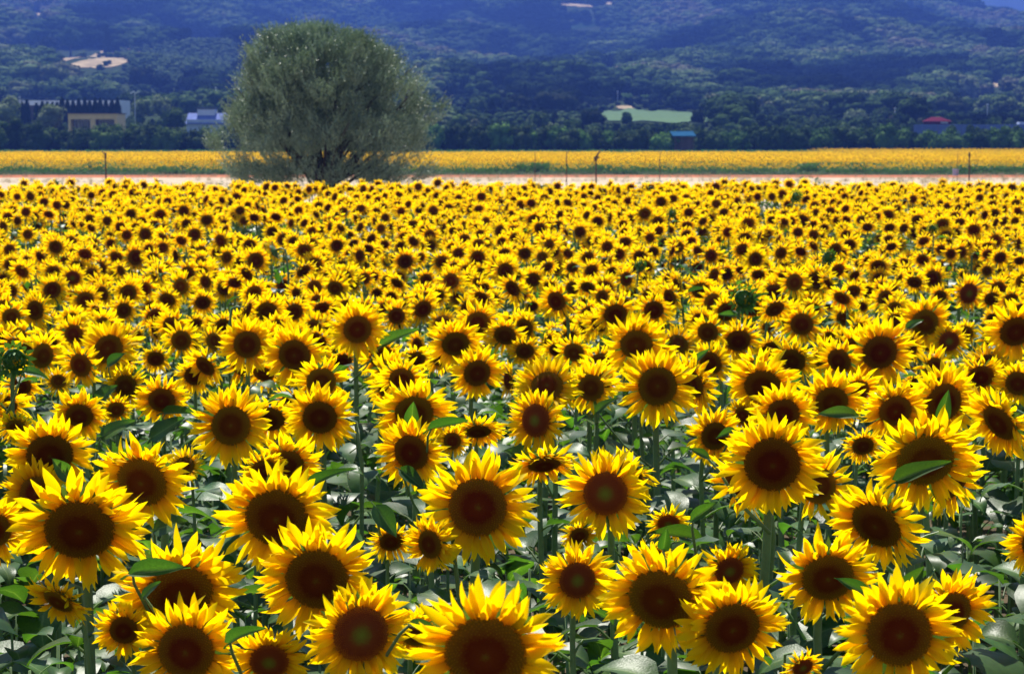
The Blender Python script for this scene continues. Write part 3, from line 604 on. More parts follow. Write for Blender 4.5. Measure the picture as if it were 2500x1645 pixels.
# blue-grey building
root, w, h = frame(455, 551, 276, 430, 'blue_grey_building', 'blue-grey building with a small upper storey behind the hedge by the lone tree'); hw = w / 2
bpart('wall', root, (-hw, 0, 0), (hw, 8, h - 1.4), M_PALE); rf = MB(); rf.add([(-hw - .2, -.5, h - 2.3), (hw + .2, -.5, h - 2.3), (hw + .2, 4, h), (-hw - .2, 4, h), (-hw - .2, 8.4, h - 1.7), (hw + .2, 8.4, h - 1.7)], [(0, 1, 2, 3), (3, 2, 5, 4), (0, 3, 4), (1, 5, 2), (0, 4, 5, 1)]); obj('roof', rf.mesh('roof', M_BLUEWALL, False), root)
bpart('upper_storey', root, (-hw * .56, 3, h - .5), (hw * .35, 6.5, h + .75), M_PALE); bpart('upper_roof', root, (-hw * .60, 2.8, h + .753), (hw * .38, 6.7, h + 1.25), M_GREYROOF)
# blue-roofed shed in the gap of the hedge
root, w, h = frame(1645, 1697, 322, 371, 'blue_roofed_shed', 'small open shed with a blue sheet roof in the gap of the hedge', 'shed'); hw = w / 2
bpart('back_wall', root, (-hw + .2, 2.8, 0), (hw - .2, 2.95, h - .5), M_BROWN)
for xx in (-hw + .2, -.5, .8, hw - .35): bpart('post', root, (xx, 0, 0), (xx + .16, .16, h - .85), M_BROWN)
rf = MB(); rf.add([(-hw - .2, -.5, h - .85), (hw + .2, -.5, h - .85), (hw - .1, 3.2, h), (-hw - .5, 3.2, h), (-hw - .2, -.5, h - .75), (hw + .2, -.5, h - .75), (hw - .1, 3.2, h + .1), (-hw - .5, 3.2, h + .1)], [(3, 2, 1, 0), (4, 5, 6, 7), (0, 1, 5, 4), (1, 2, 6, 5), (2, 3, 7, 6), (3, 0, 4, 7)]); obj('roof', rf.mesh('roof', M_BLUEROOF, False), root)
# red barn
root, w, h = frame(2266, 2322, 286, 430, 'red_barn', 'small dark red building with a low gable behind the long hedge'); hw = w / 2
bpart('wall', root, (-hw, 0, 0), (hw, 5, h - .9), M_RED); rf = MB(); rf.add([(-hw - .3, -.5, h - .9), (hw + .2, -.5, h - .9), (hw * .3, 2.5, h), (-hw * .5, 2.5, h), (-hw - .3, 5.5, h - .9), (hw + .2, 5.5, h - .9)], [(0, 1, 2, 3), (3, 2, 5, 4), (0, 3, 4), (1, 5, 2), (0, 4, 5, 1)]); obj('roof', rf.mesh('roof', M_RED, False), root)
bpart('skylight', root, (.25, -.1, h - 1.35), (1.75, -.004, h - .98), M_PALE); bpart('window', root, (-1.6, -.08, h - 2.1), (-.7, -.004, h - 1.5), M_GLASS)
# road wall
a, c = at(2232, 304, 412), at(2760, 304, 412); g = gz(a.x, 412); root = empty('road_wall', (a.x, 412, g)); tag(root, 'long low blue-grey wall along the road past the red barn', 'wall')
n_ = 9; L_ = (c.x - a.x) / n_
for k in range(n_): bpart('panel', root, (k * L_, 0, 0), ((k + 1) * L_ - .12, .25, a.z - g - (.03 if k % 2 else 0)), M_BLUEWALL)
# parked vehicle on the road, only its pale roof shows
root, w, h = frame(2478, 2530, 298, 416, 'parked_lorry', 'pale vehicle roof showing above the road wall at the picture edge', 'lorry'); bpart('box_body', root, (-w / 2 + .9, 0, .9), (w / 2, 2.3, h), M_PALE); bpart('cab', root, (-w / 2 - .6, .1, .6), (-w / 2 + .85, 2.2, h - .5), M_PALE); bpart('windscreen', root, (-w / 2 - .66, .3, h - 1.3), (-w / 2 - .604, 2.0, h - .7), M_GLASS)
for xx in (-w / 2, w / 2 - 1):
    for yy in (-.05, 2.1):
        t = MB(); t.tube([(xx + .4, yy, .45), (xx + .4, yy + .25, .45)], .45, 12); obj('wheel', t.mesh('wheel', M_BROWN, False), root)
# masts and lamps
def lamp(px, py, d, label, heads, name='street_lamp', tall=None):
    p = at(px, py, d); g = gz(p.x, d); root = empty(name, (p.x, d, g)); tag(root, label, 'lamp'); h = p.z - g
    t = MB(); t.tube([(0, 0, 0), (0, 0, h)], [.14, .08], 8); obj('pole', t.mesh('pole', M_STEEL), root)
    for k in range(heads):
        xx = (k - (heads - 1) / 2) * .55; b = MB(); b.box((xx - .24, -.35, h - .1 + .25 * (k % 2)), (xx + .22, .1, h + .2 + .25 * (k % 2)), 0, None)
        obj('lamp_head', b.mesh('lamp_head', M_WHITE, False), root)
lamp(329, 228, 470, 'tall light mast with a cluster of white floodlights beside the ochre building', 4, 'light_mast')
lamp(48, 238, 508, 'white lamp standing above the long grey-roofed building', 1)
lamp(2185, 265, 520, 'brightest white street lamp, above the long hedge before the red barn', 1)
lamp(2240, 254, 540, 'higher white street lamp nearest to the red barn', 1)
lamp(2411, 256, 540, 'faint white street lamp beyond the great round oak', 1)
lamp(1508, 224, 760, 'small white lamp post above the green field', 1)
lamp(527, 215, 620, 'pale lamp post between the blue building and the lone tree', 1)

# ---------------------------------------------------------------- irrigation posts on the dry strip
def post(px, py, d, label, kind):
    p = at(px, py, d); g = gz(p.x, d); root = empty('sprinkler_post', (p.x, d, g)); tag(root, label, 'post', 'sprinkler posts along the dry strip'); h = p.z - g; r = .035 if kind else .022
    t = MB(); t.tube([(0, 0, -.1), (0.01, 0, h * .5), (0, 0, h - .1)], [r * 1.2, r, r], 8); obj('pipe', t.mesh('pipe', M_RUST), root)
    if kind == 'gun':
        t = MB(); t.tube([(-.02, 0, h - .30), (0, 0, h - .1)], [.075, .085], 8); t.tube([(0, 0, h - .12), (.2, 0, h + .16)], [.05, .028], 8); t.tube([(0, 0, h - .12), (.14, .02, h - .16)], [.03, .05], 6); obj('nozzle', t.mesh('nozzle', M_RUST), root)
    elif kind == 'arm':
        t = MB(); t.tube([(0, 0, h - .25), (0, 0, h - .03)], [.055, .06], 8); t.tube([(0, 0, h - .05), (-.16, 0, h)], [.022, .016], 6); obj('nozzle', t.mesh('nozzle', M_RUST), root)
    elif kind == 'cap':
        t = MB(); t.tube([(0, 0, h - .22), (0, 0, h)], [.06, .045], 8); obj('nozzle', t.mesh('nozzle', M_RUST), root)
    else:
        t = MB(); t.tube([(0, 0, h - .12), (.03, 0, h)], [.028, .02], 6); obj('nozzle', t.mesh('nozzle', M_RUST), root)
post(257, 372, 90, 'rusty pipe post with a short side arm, standing apart before the far field', 'arm')
post(1455, 377, 90, 'sprinkler post with a thick nozzle tilted upward, stoutest on the strip', 'gun')
post(1383, 372, 100, 'thin plain post next to the tilted sprinkler, on its lone-tree side', '')
post(2367, 372, 100, 'rusty post with a dark capped head opposite the road wall', 'cap')
post(1306, 372, 130, 'thin post with a small bent tip nearest to the lone tree', '')
post(1611, 374, 150, 'faint thin post in front of the blue-roofed shed', '')
post(2338, 376, 150, 'faint thin post beside the capped post', '')
p = at(2333, 420, 226); b = MB(); b.box((-.28, -.2, -.3), (.28, .2, .62)); b.box((-.32, -.24, .623), (.32, .24, .70)); o = obj('marker_block', b.mesh('marker_block', M_PALE, False)); o.location = (p.x, 226, gz(p.x, 226)); tag(o, 'small pale concrete block at the edge of the far flower field', 'block')
# bushes and scattered trees along the foot of the wooded slope: one loose mass
def foot_trees():
    r = random.Random(17); out = []
    for k in range(4): out.append(crown_mb(random.Random(800 + k), 1.0, 1.0, 0.0, 9, 26, .13))
    pr = protos_of('bush', out, M_WOOD, True); Q = []
    for _ in range(900):
        y = r.uniform(392, 520); px = r.uniform(-260, 2760)
        if px < 600 and (r.random() < .25 or y > 500): continue
        if 150 < px < 300 and y < 440 or 448 < px < 556 and y < 445: continue
        if px > 2180 and y < 445: continue
        h = r.uniform(2.0, 4.2); x = at(px, 300, y).x; g = gz(x, y); top = YH - F * (g + h - CZ) / y
        if 1440 < px < 1770 and top < 299: h = max(.8, h - (299 - top) * y / F)
        if px < 300 and top < 300: h = 1.6
        if 430 < px < 570 and top < 305: h = 1.4
        Q.append((x, y, g - .2, h, min(1, max(0, r.gauss(.5, .22)))))
    Q = np.array(Q); qx = W0 / 2 + F * Q[:, 0] / Q[:, 1]; qy = YH - F * (Q[:, 2] - CZ) / Q[:, 1]; Q = Q[clear_of_trees(qx, qy, Q[:, 1], Q[:, 3] * F / Q[:, 1]) | (Q[:, 3] < 2.1)]; n = len(Q)
    o = scatter('bushes', Q[:, :3], np.stack([np.zeros(n), np.zeros(n), rng.uniform(0, 6.3, n)], 1), Q[:, 3] * 1.1, rng.integers(0, 4, n), pr, Q[:, 4]); tag(o, 'loose grey-green scrub between the hedge and the wooded slope', 'scrub')
foot_trees()

# ---------------------------------------------------------------- the lone tree
TD = 70.0; TPX = 795.0
M_WILLOW = mat('narrow_leaves', None, 0.46, 0.35, ramp=[(0.0, (0.085, 0.13, 0.075)), (1.0, (0.25, 0.33, 0.25))], trans=0.12, tcol=(1.1, 1.2, .7))
def lone_tree():
    r = random.Random(11); base = at(TPX, 440, TD); g = gz(base.x, TD); root = empty('lone_tree', (base.x, TD, g)); tag(root, 'big bushy grey-green tree standing alone between the two flower fields', 'tree')
    s = TD / F
    YS = [80, 92, 112, 150, 200, 250, 300, 350, 400, 432, 448]; XL = [715, 655, 618, 596, 580, 560, 548, 540, 540, 552, 590]; XR = [770, 850, 915, 980, 1022, 1048, 1064, 1076, 1072, 1050, 1010]
    zt = lambda py: yz(py, TD) - g
    Zs = [zt(y) for y in YS][::-1]; Ls = [(TPX - a) * s for a in XL][::-1]; Rs = [(a - TPX) * s for a in XR][::-1]
    def env(z, a):
        l, q = float(np.interp(z, Zs, Ls)), float(np.interp(z, Zs, Rs)); c = math.cos(a); side = q if c > 0 else l; dep = (l + q) / 2
        k = 1 + .07 * math.sin(3 * a + z * 1.7) + .05 * math.sin(7 * a - z * 3.1) + .24 * noise.noise(Vector((math.cos(a) * 2.5, math.sin(a) * 2.5, z * 1.6))); return k / math.sqrt((c / side) ** 2 + (math.sin(a) / dep) ** 2)
    t = MB(); tips = []; fork = zt(452) + .05
    t.tube([(0, 0, -.3), (.02, .02, fork * .5), (-.02, 0, fork)], [.36, .30, .26], 12)
    for (ax, az, rr_) in ((-1.1, .55, .17), (.25, 1.0, .2), (1.25, .6, .15), (-.35, .95, .16)):
        e = Vector((ax, r.uniform(-.4, .4), zt(445) + az * 1.9)); t.tube([(0, 0, fork * .8), Vector((ax * .25, 0, zt(445) + .1)), Vector((ax * .55, .1, zt(445) + az * .8)), e], [.24, rr_, rr_ * .75, rr_ * .4], 9)
    for k in range(46):
        a = k * 2.4 + r.uniform(-.3, .3); zz = r.uniform(zt(390), zt(80)); rr = env(zz, a) * r.uniform(.45, .92); e = Vector((rr * math.cos(a), rr * math.sin(a), zz)); f = Vector((r.uniform(-.14, .14), r.uniform(-.14, .14), fork * r.uniform(.7, 1.05)))
        m = f.lerp(e, .5) + Vector((r.uniform(-.2, .2), r.uniform(-.2, .2), r.uniform(-.25, .1))); k0 = r.uniform(.04, .095)
        ps = [f, f.lerp(m, .5) + Vector((r.uniform(-.06, .06), 0, r.uniform(-.08, .04))), m, m.lerp(e, .5) + Vector((r.uniform(-.1, .1), r.uniform(-.1, .1), .06)), e]
        t.tube(ps, [k0, k0 * .8, k0 * .55, k0 * .34, .008], 7); tips.append(ps)
        for j in range(6):
            q = ps[2].lerp(ps[4], r.uniform(0, .9)); d = Vector((math.cos(a + r.uniform(-1, 1)), math.sin(a + r.uniform(-1, 1)), r.uniform(.1, 1.3))).normalized() * r.uniform(.5, 1.1); t.tube([q, q + d * .5 + Vector((0, 0, -.03)), q + d], [k0 * .28, k0 * .18, .005], 4)
    obj('trunk', t.mesh('trunk', mat('tree_bark', (0.05, 0.04, 0.035), .9, .1, noise_s=9, noise_a=.3, bump=.6)), root)
    # leaves on upright twigs, denser in clumps
    V = []; T = []; n = 0; made = 0; tw = MB()
    while made < 21000:
        z = r.uniform(zt(452), zt(80)); a = r.uniform(0, 6.283); q = r.random() ** .42; E = env(z, a) * .93; p = Vector((E * q * math.cos(a), E * q * math.sin(a), z))
        low = (zt(360) - z) / (zt(360) - zt(445))
        if .2 < low < .62 and (r.random() < .35 or noise.noise(p * 1.1) > .10): continue
        if low >= .62 and (r.random() < .12 or (abs(p.x) < 1.0 and r.random() < .5)): continue
        nz = noise.noise(Vector((p.x, p.y, p.z)) * 1.5) + .6 * noise.noise(p * 3.7)
        if nz < -.02 + .25 * (q > .93): continue
        if r.random() > (E / 2.6) ** 1.0 + .2: continue
        made += 1; out = Vector((p.x, p.y, 0)); out = out.normalized() if out.length > .01 else Vector((0, 0, 1))
        d = (out * (.25 + .35 * q) + Vector((r.gauss(0, .22), r.gauss(0, .22), 1.0 - .6 * max(low, 0)))).normalized(); Lt = r.uniform(.22, .5) * (1.5 if q > .9 and z > zt(220) and r.random() < .35 else 1); tint = min(1, max(0, .5 + .5 * noise.noise(p * .9) + r.uniform(-.25, .25)))
        for k in range(11):
            f = (k + r.random()) / 11; c = p + d * Lt * f; dd = (d + Vector((r.gauss(0, .55), r.gauss(0, .55), r.gauss(0, .4)))).normalized(); w = dd.cross(Vector((r.gauss(0, 1), r.gauss(0, 1), r.gauss(0, 1)))).normalized(); L = r.uniform(.07, .12); b2 = L * .15
            V += [c, c + dd * L * .5 + w * b2, c + dd * L, c + dd * L * .5 - w * b2]; T += [min(1, max(0, tint + r.uniform(-.2, .2)))] * 4
    nq = len(V) // 4; me = bpy.data.meshes.new('crown'); me.from_pydata([tuple(v) for v in V], [], [(4 * i, 4 * i + 1, 4 * i + 2, 4 * i + 3) for i in range(nq)]); me.materials.append(M_WILLOW)
    at_ = me.attributes.new('t', 'FLOAT', 'POINT'); at_.data.foreach_set('value', T); obj('crown', me, root)
lone_tree()

# ---------------------------------------------------------------- far flower field, its green edge, the dry strip's weeds
def grid_points(y0, y1, step, row, margin=1.12, jit=.3):
    P = []; y = y0
    while y < y1:
        hw = 0.25 * y * margin + 1.0; x = np.arange(-hw, hw, step); n = len(x); P.append(np.stack([x + rng.uniform(-jit, jit, n) * step + rng.uniform(0, step), y + rng.uniform(-jit, jit, n) * row], 1)); y += row
    return np.concatenate(P)
FP = protos_of('far_plant', [far_plant_mb(random.Random(200 + k)) for k in range(6)], [M_PETAL_FAR, M_DISC, M_BRACT, M_STEM, M_LEAF], False)
P = grid_points(231, 332, .34, .55, 1.25); n1 = smooth_noise(P[:, 0], P[:, 1], 5.0, 2.2); x, y = P[:, 0], P[:, 1]
edge = 1.3 * smooth_noise(x, y * 0, 4.0, 8.1)
keep = (y > 232 + edge) & ~((y < 242) & (n1 > .22)); P = P[keep]; x, y, n1 = x[keep], y[keep], n1[keep]; n = len(P)
rots = np.stack([np.zeros(n), np.zeros(n), rng.normal(.12, .35, n)], 1)
o = scatter('far_sunflower_field', np.stack([x, y, ground(x, y)], 1), rots, rng.uniform(.9, 1.06, n) * (1 - .25 * (n1 > .3)) * np.clip(.42 + (y - 231) / 14 + rng.uniform(-.12, .25, n), .4, 1), rng.integers(0, 6, n), FP); tag(o, 'far band of golden sunflowers beyond the dry strip, before the hedge', 'flower field')
# second strip beyond, to one side
P = grid_points(341, 371, .5, .8, 1.25); x, y = P[:, 0], P[:, 1]; pxx = W0 / 2 + F * x / y; keep = (pxx > 2010 + rng.normal(0, 25, len(x)))
P = P[keep]; x, y = P[:, 0], P[:, 1]; n = len(P); rots = np.stack([np.zeros(n), np.zeros(n), rng.normal(.12, .35, n)], 1)
o = scatter('farthest_sunflower_field', np.stack([x, y, ground(x, y)], 1), rots, rng.uniform(.68, .85, n), rng.integers(0, 6, n), FP); tag(o, 'farthest thin strip of golden sunflowers, right before the long hedge', 'flower field')
def tuft_mb(r, n, h, spread, leafy):
    b = MB()
    for k in range(n):
        a = r.uniform(0, 6.3); q = r.uniform(0, spread); p = Vector((q * math.cos(a), q * math.sin(a), 0)); L = h * r.uniform(.5, 1.1); lean = Vector((r.gauss(0, .25), r.gauss(0, .25), 1)).normalized(); w = Vector((math.cos(a + 1), math.sin(a + 1), 0)) * (.03 if not leafy else .10) * h
        if leafy: c = p + lean * L * r.uniform(.1, .9); dd = Vector((r.gauss(0, 1), r.gauss(0, 1), r.gauss(0, .6))).normalized() * .22 * h; b.add([c, c + dd * .5 + w, c + dd, c + dd * .5 - w], [(0, 1, 2, 3)])
        else: b.add([p - w * .5, p + w * .5, p + lean * L], [(0, 1, 2)])
    return b
M_CROPG = mat('green_crop', (0.075, 0.17, 0.045), .6, .25, trans=.3, tcol=(1.4, 1.6, .6), noise_s=1.2, noise_a=.25)
M_VERGE = mat('verge_weeds', (0.065, 0.115, 0.045), .6, .2, trans=.25, tcol=(1.3, 1.5, .6), noise_s=.8, noise_a=.3, var=.2)
M_DRYG = mat('dry_grass', (0.42, 0.33, 0.19), .8, .1, trans=.3, var=.2)
P = grid_points(334, 372, .75, .9, 1.25); x, y = P[:, 0], P[:, 1]; pxx = W0 / 2 + F * x / y; keep = (y < 340) | (pxx < 2030); P = P[keep]; x, y = P[:, 0], P[:, 1]; n = len(P)
o = scatter('green_crop', np.stack([x, y, ground(x, y)], 1), np.stack([np.zeros(n), np.zeros(n), rng.uniform(0, 6, n)], 1), rng.uniform(.8, 1.0, n), rng.integers(0, 3, n), protos_of('crop_tuft', [tuft_mb(random.Random(k), 30, 1.35, .45, True) for k in range(3)], M_CROPG, False)); tag(o, 'narrow strip of low green crop between the far field and the hedge', 'crop')
P = grid_points(225.5, 233.5, .38, .55, 1.25); x, y = P[:, 0], P[:, 1]; nn = smooth_noise(x, y, 3.5, 4.4); nb = smooth_noise(x, y * .5, 14, 9.4); keep = (y > 229.5 + nn * 5); P = P[keep]; x, y = P[:, 0], P[:, 1]; nn = nn[keep]; n = len(P)
o = scatter('verge_weeds', np.stack([x, y, ground(x, y)], 1), np.stack([np.zeros(n), np.zeros(n), rng.uniform(0, 6, n)], 1), rng.uniform(.22, .5, n) + .35 * np.clip(nn + nb[keep], 0, 1), rng.integers(0, 3, n), protos_of('weed_tuft', [tuft_mb(random.Random(20 + k), 34, 1.0, .4, True) for k in range(3)], M_VERGE, False)); tag(o, 'green weeds growing along the near edge of the far flower field', 'weeds')
P = grid_points(120, 224, 1.3, 1.6, 1.2, .5); x, y = P[:, 0], P[:, 1]; nn = smooth_noise(x, y, 9, 3.3) + .4 * smooth_noise(x, y, 2.5, 1.3); pxx = W0 / 2 + F * x / y; keep = nn > .12 - .25 * (pxx > 2050) * (y > 175) * (y < 205); P = P[keep]; x, y = P[:, 0], P[:, 1]; n = len(P)
o = scatter('dry_grass', np.stack([x, y, ground(x, y)], 1), np.stack([np.zeros(n), np.zeros(n), rng.uniform(0, 6, n)], 1), rng.uniform(.25, .6, n), rng.integers(0, 3, n), protos_of('dry_tuft', [tuft_mb(random.Random(30 + k), 22, 1.0, .7, False) for k in range(3)], M_DRYG, False)); tag(o, 'sparse dry grass on the bare strip between the flower fields', 'grass')
Q = []
for (px, py, h, wd, d) in ((1970, 440, 1.5, .5, 100), (1160, 448, 1.0, .4, 85), (1290, 448, .8, .5, 85), (2205, 446, .9, .35, 100), (2370, 450, 1.3, 1.1, 95), (2300, 445, .7, .5, 110), (1570, 446, .9, .3, 95), (2060, 450, .8, .8, 90), (540, 446, .7, .3, 95), (1600, 446, .6, .4, 100), (2120, 448, .7, .6, 95)):
    for k in range(int(5 + wd * 8)):
        xx = at(px, py, d).x + rnd.gauss(0, wd); yy = d + rnd.gauss(0, 1); top = yz(py - h * 12, yy) ; g = gz(xx, yy); Q.append((xx, yy, g, max(.6, (top - g) * rnd.uniform(.75, 1.05))))
Q = np.array(Q); n = len(Q)
o = scatter('tall_weeds', Q[:, :3], np.stack([np.zeros(n), np.zeros(n), rng.uniform(0, 6, n)], 1), Q[:, 3], rng.integers(0, 3, n), protos_of('stalk_tuft', [tuft_mb(random.Random(40 + k), 40, 1.0, .1, k > 0) for k in range(3)], M_VERGE, False)); tag(o, 'tall thin weeds poking up behind the near flower field', 'weeds')

# ---------------------------------------------------------------- the near flower field
# shared pieces
DISC_FINE = [disc_mb(random.Random(k), 480, 8, 28).mesh('flower_disc', M_DISC) for k in range(4)]
DISC_YOUNG = [disc_mb(random.Random(k), 620, 8, 28).mesh('flower_disc', M_DISC_G) for k in range(2)]
DISC_MID = [disc_mb(random.Random(10 + k), 150, 4, 16).mesh('flower_disc', M_DISC) for k in range(3)]
CALYX = [calyx_mb(random.Random(20 + k), 26).mesh('calyx', M_BRACT) for k in range(3)]
PETALS = [petal_mb(random.Random(30 + k), 1.0, 0.26).mesh('petal', M_PETAL) for k in range(18)]
def ring_mb(seed, n=54, lens=(.98, 1.42)):
    r = random.Random(seed); b = MB()
    for Mp, L in petal_spots(r, n, lens): b.merge(petal_mb(r, L, .25, 4, 2), Mp)
    return b
RINGS = [ring_mb(50 + k, 63 + k % 3 * 3).mesh('petals', M_PETAL) for k in range(12)]
LEAVES = [leaf_mb(random.Random(70 + k)).mesh('leaf', M_LEAF) for k in range(12)]
def bud_mb(seed):
    """a closed head: green knob wrapped in pointed bracts, a little yellow showing; radius 1, face +Z"""
    r = random.Random(seed); b = MB(); ball(b, r, (0, 0, -.1), .85, 0, .8, 12, 8)
    for lay in range(4):
        n = 16 - lay * 2
        for k in range(n):
            a = 2 * math.pi * (k + lay * .5 + r.uniform(-.2, .2)) / n; q = .95 - lay * .13; z = -.25 + lay * .2; M = Matrix.Rotation(a, 4, 'Z') @ Matrix.Translation((q, 0, z)) @ Matrix.Rotation(-(.45 + .38 * lay + r.uniform(-.2, .2)), 4, 'Y'); L = r.uniform(.5, .85)
            b.add([(0, -.17, 0), (0, .17, 0), (L * .5, .13, .06), (L * .5, -.13, .06), (L, 0, r.uniform(.0, .25))], [(0, 3, 2, 1), (3, 4, 2)], 0, None, M)
    for k in range(16):
        a = r.uniform(0, 6.3); q = r.uniform(0, .45); M = Matrix.Rotation(a, 4, 'Z') @ Matrix.Translation((q, 0, .5)) @ Matrix.Rotation(-1.1, 4, 'Y'); b.add([(0, -.1, 0), (0, .1, 0), (.4, 0, .1)], [(0, 1, 2)], 1, .4, M)
    return b
BUDS = [bud_mb(90 + k).mesh('bud_head', [M_BUD, M_PETAL]) for k in range(3)]

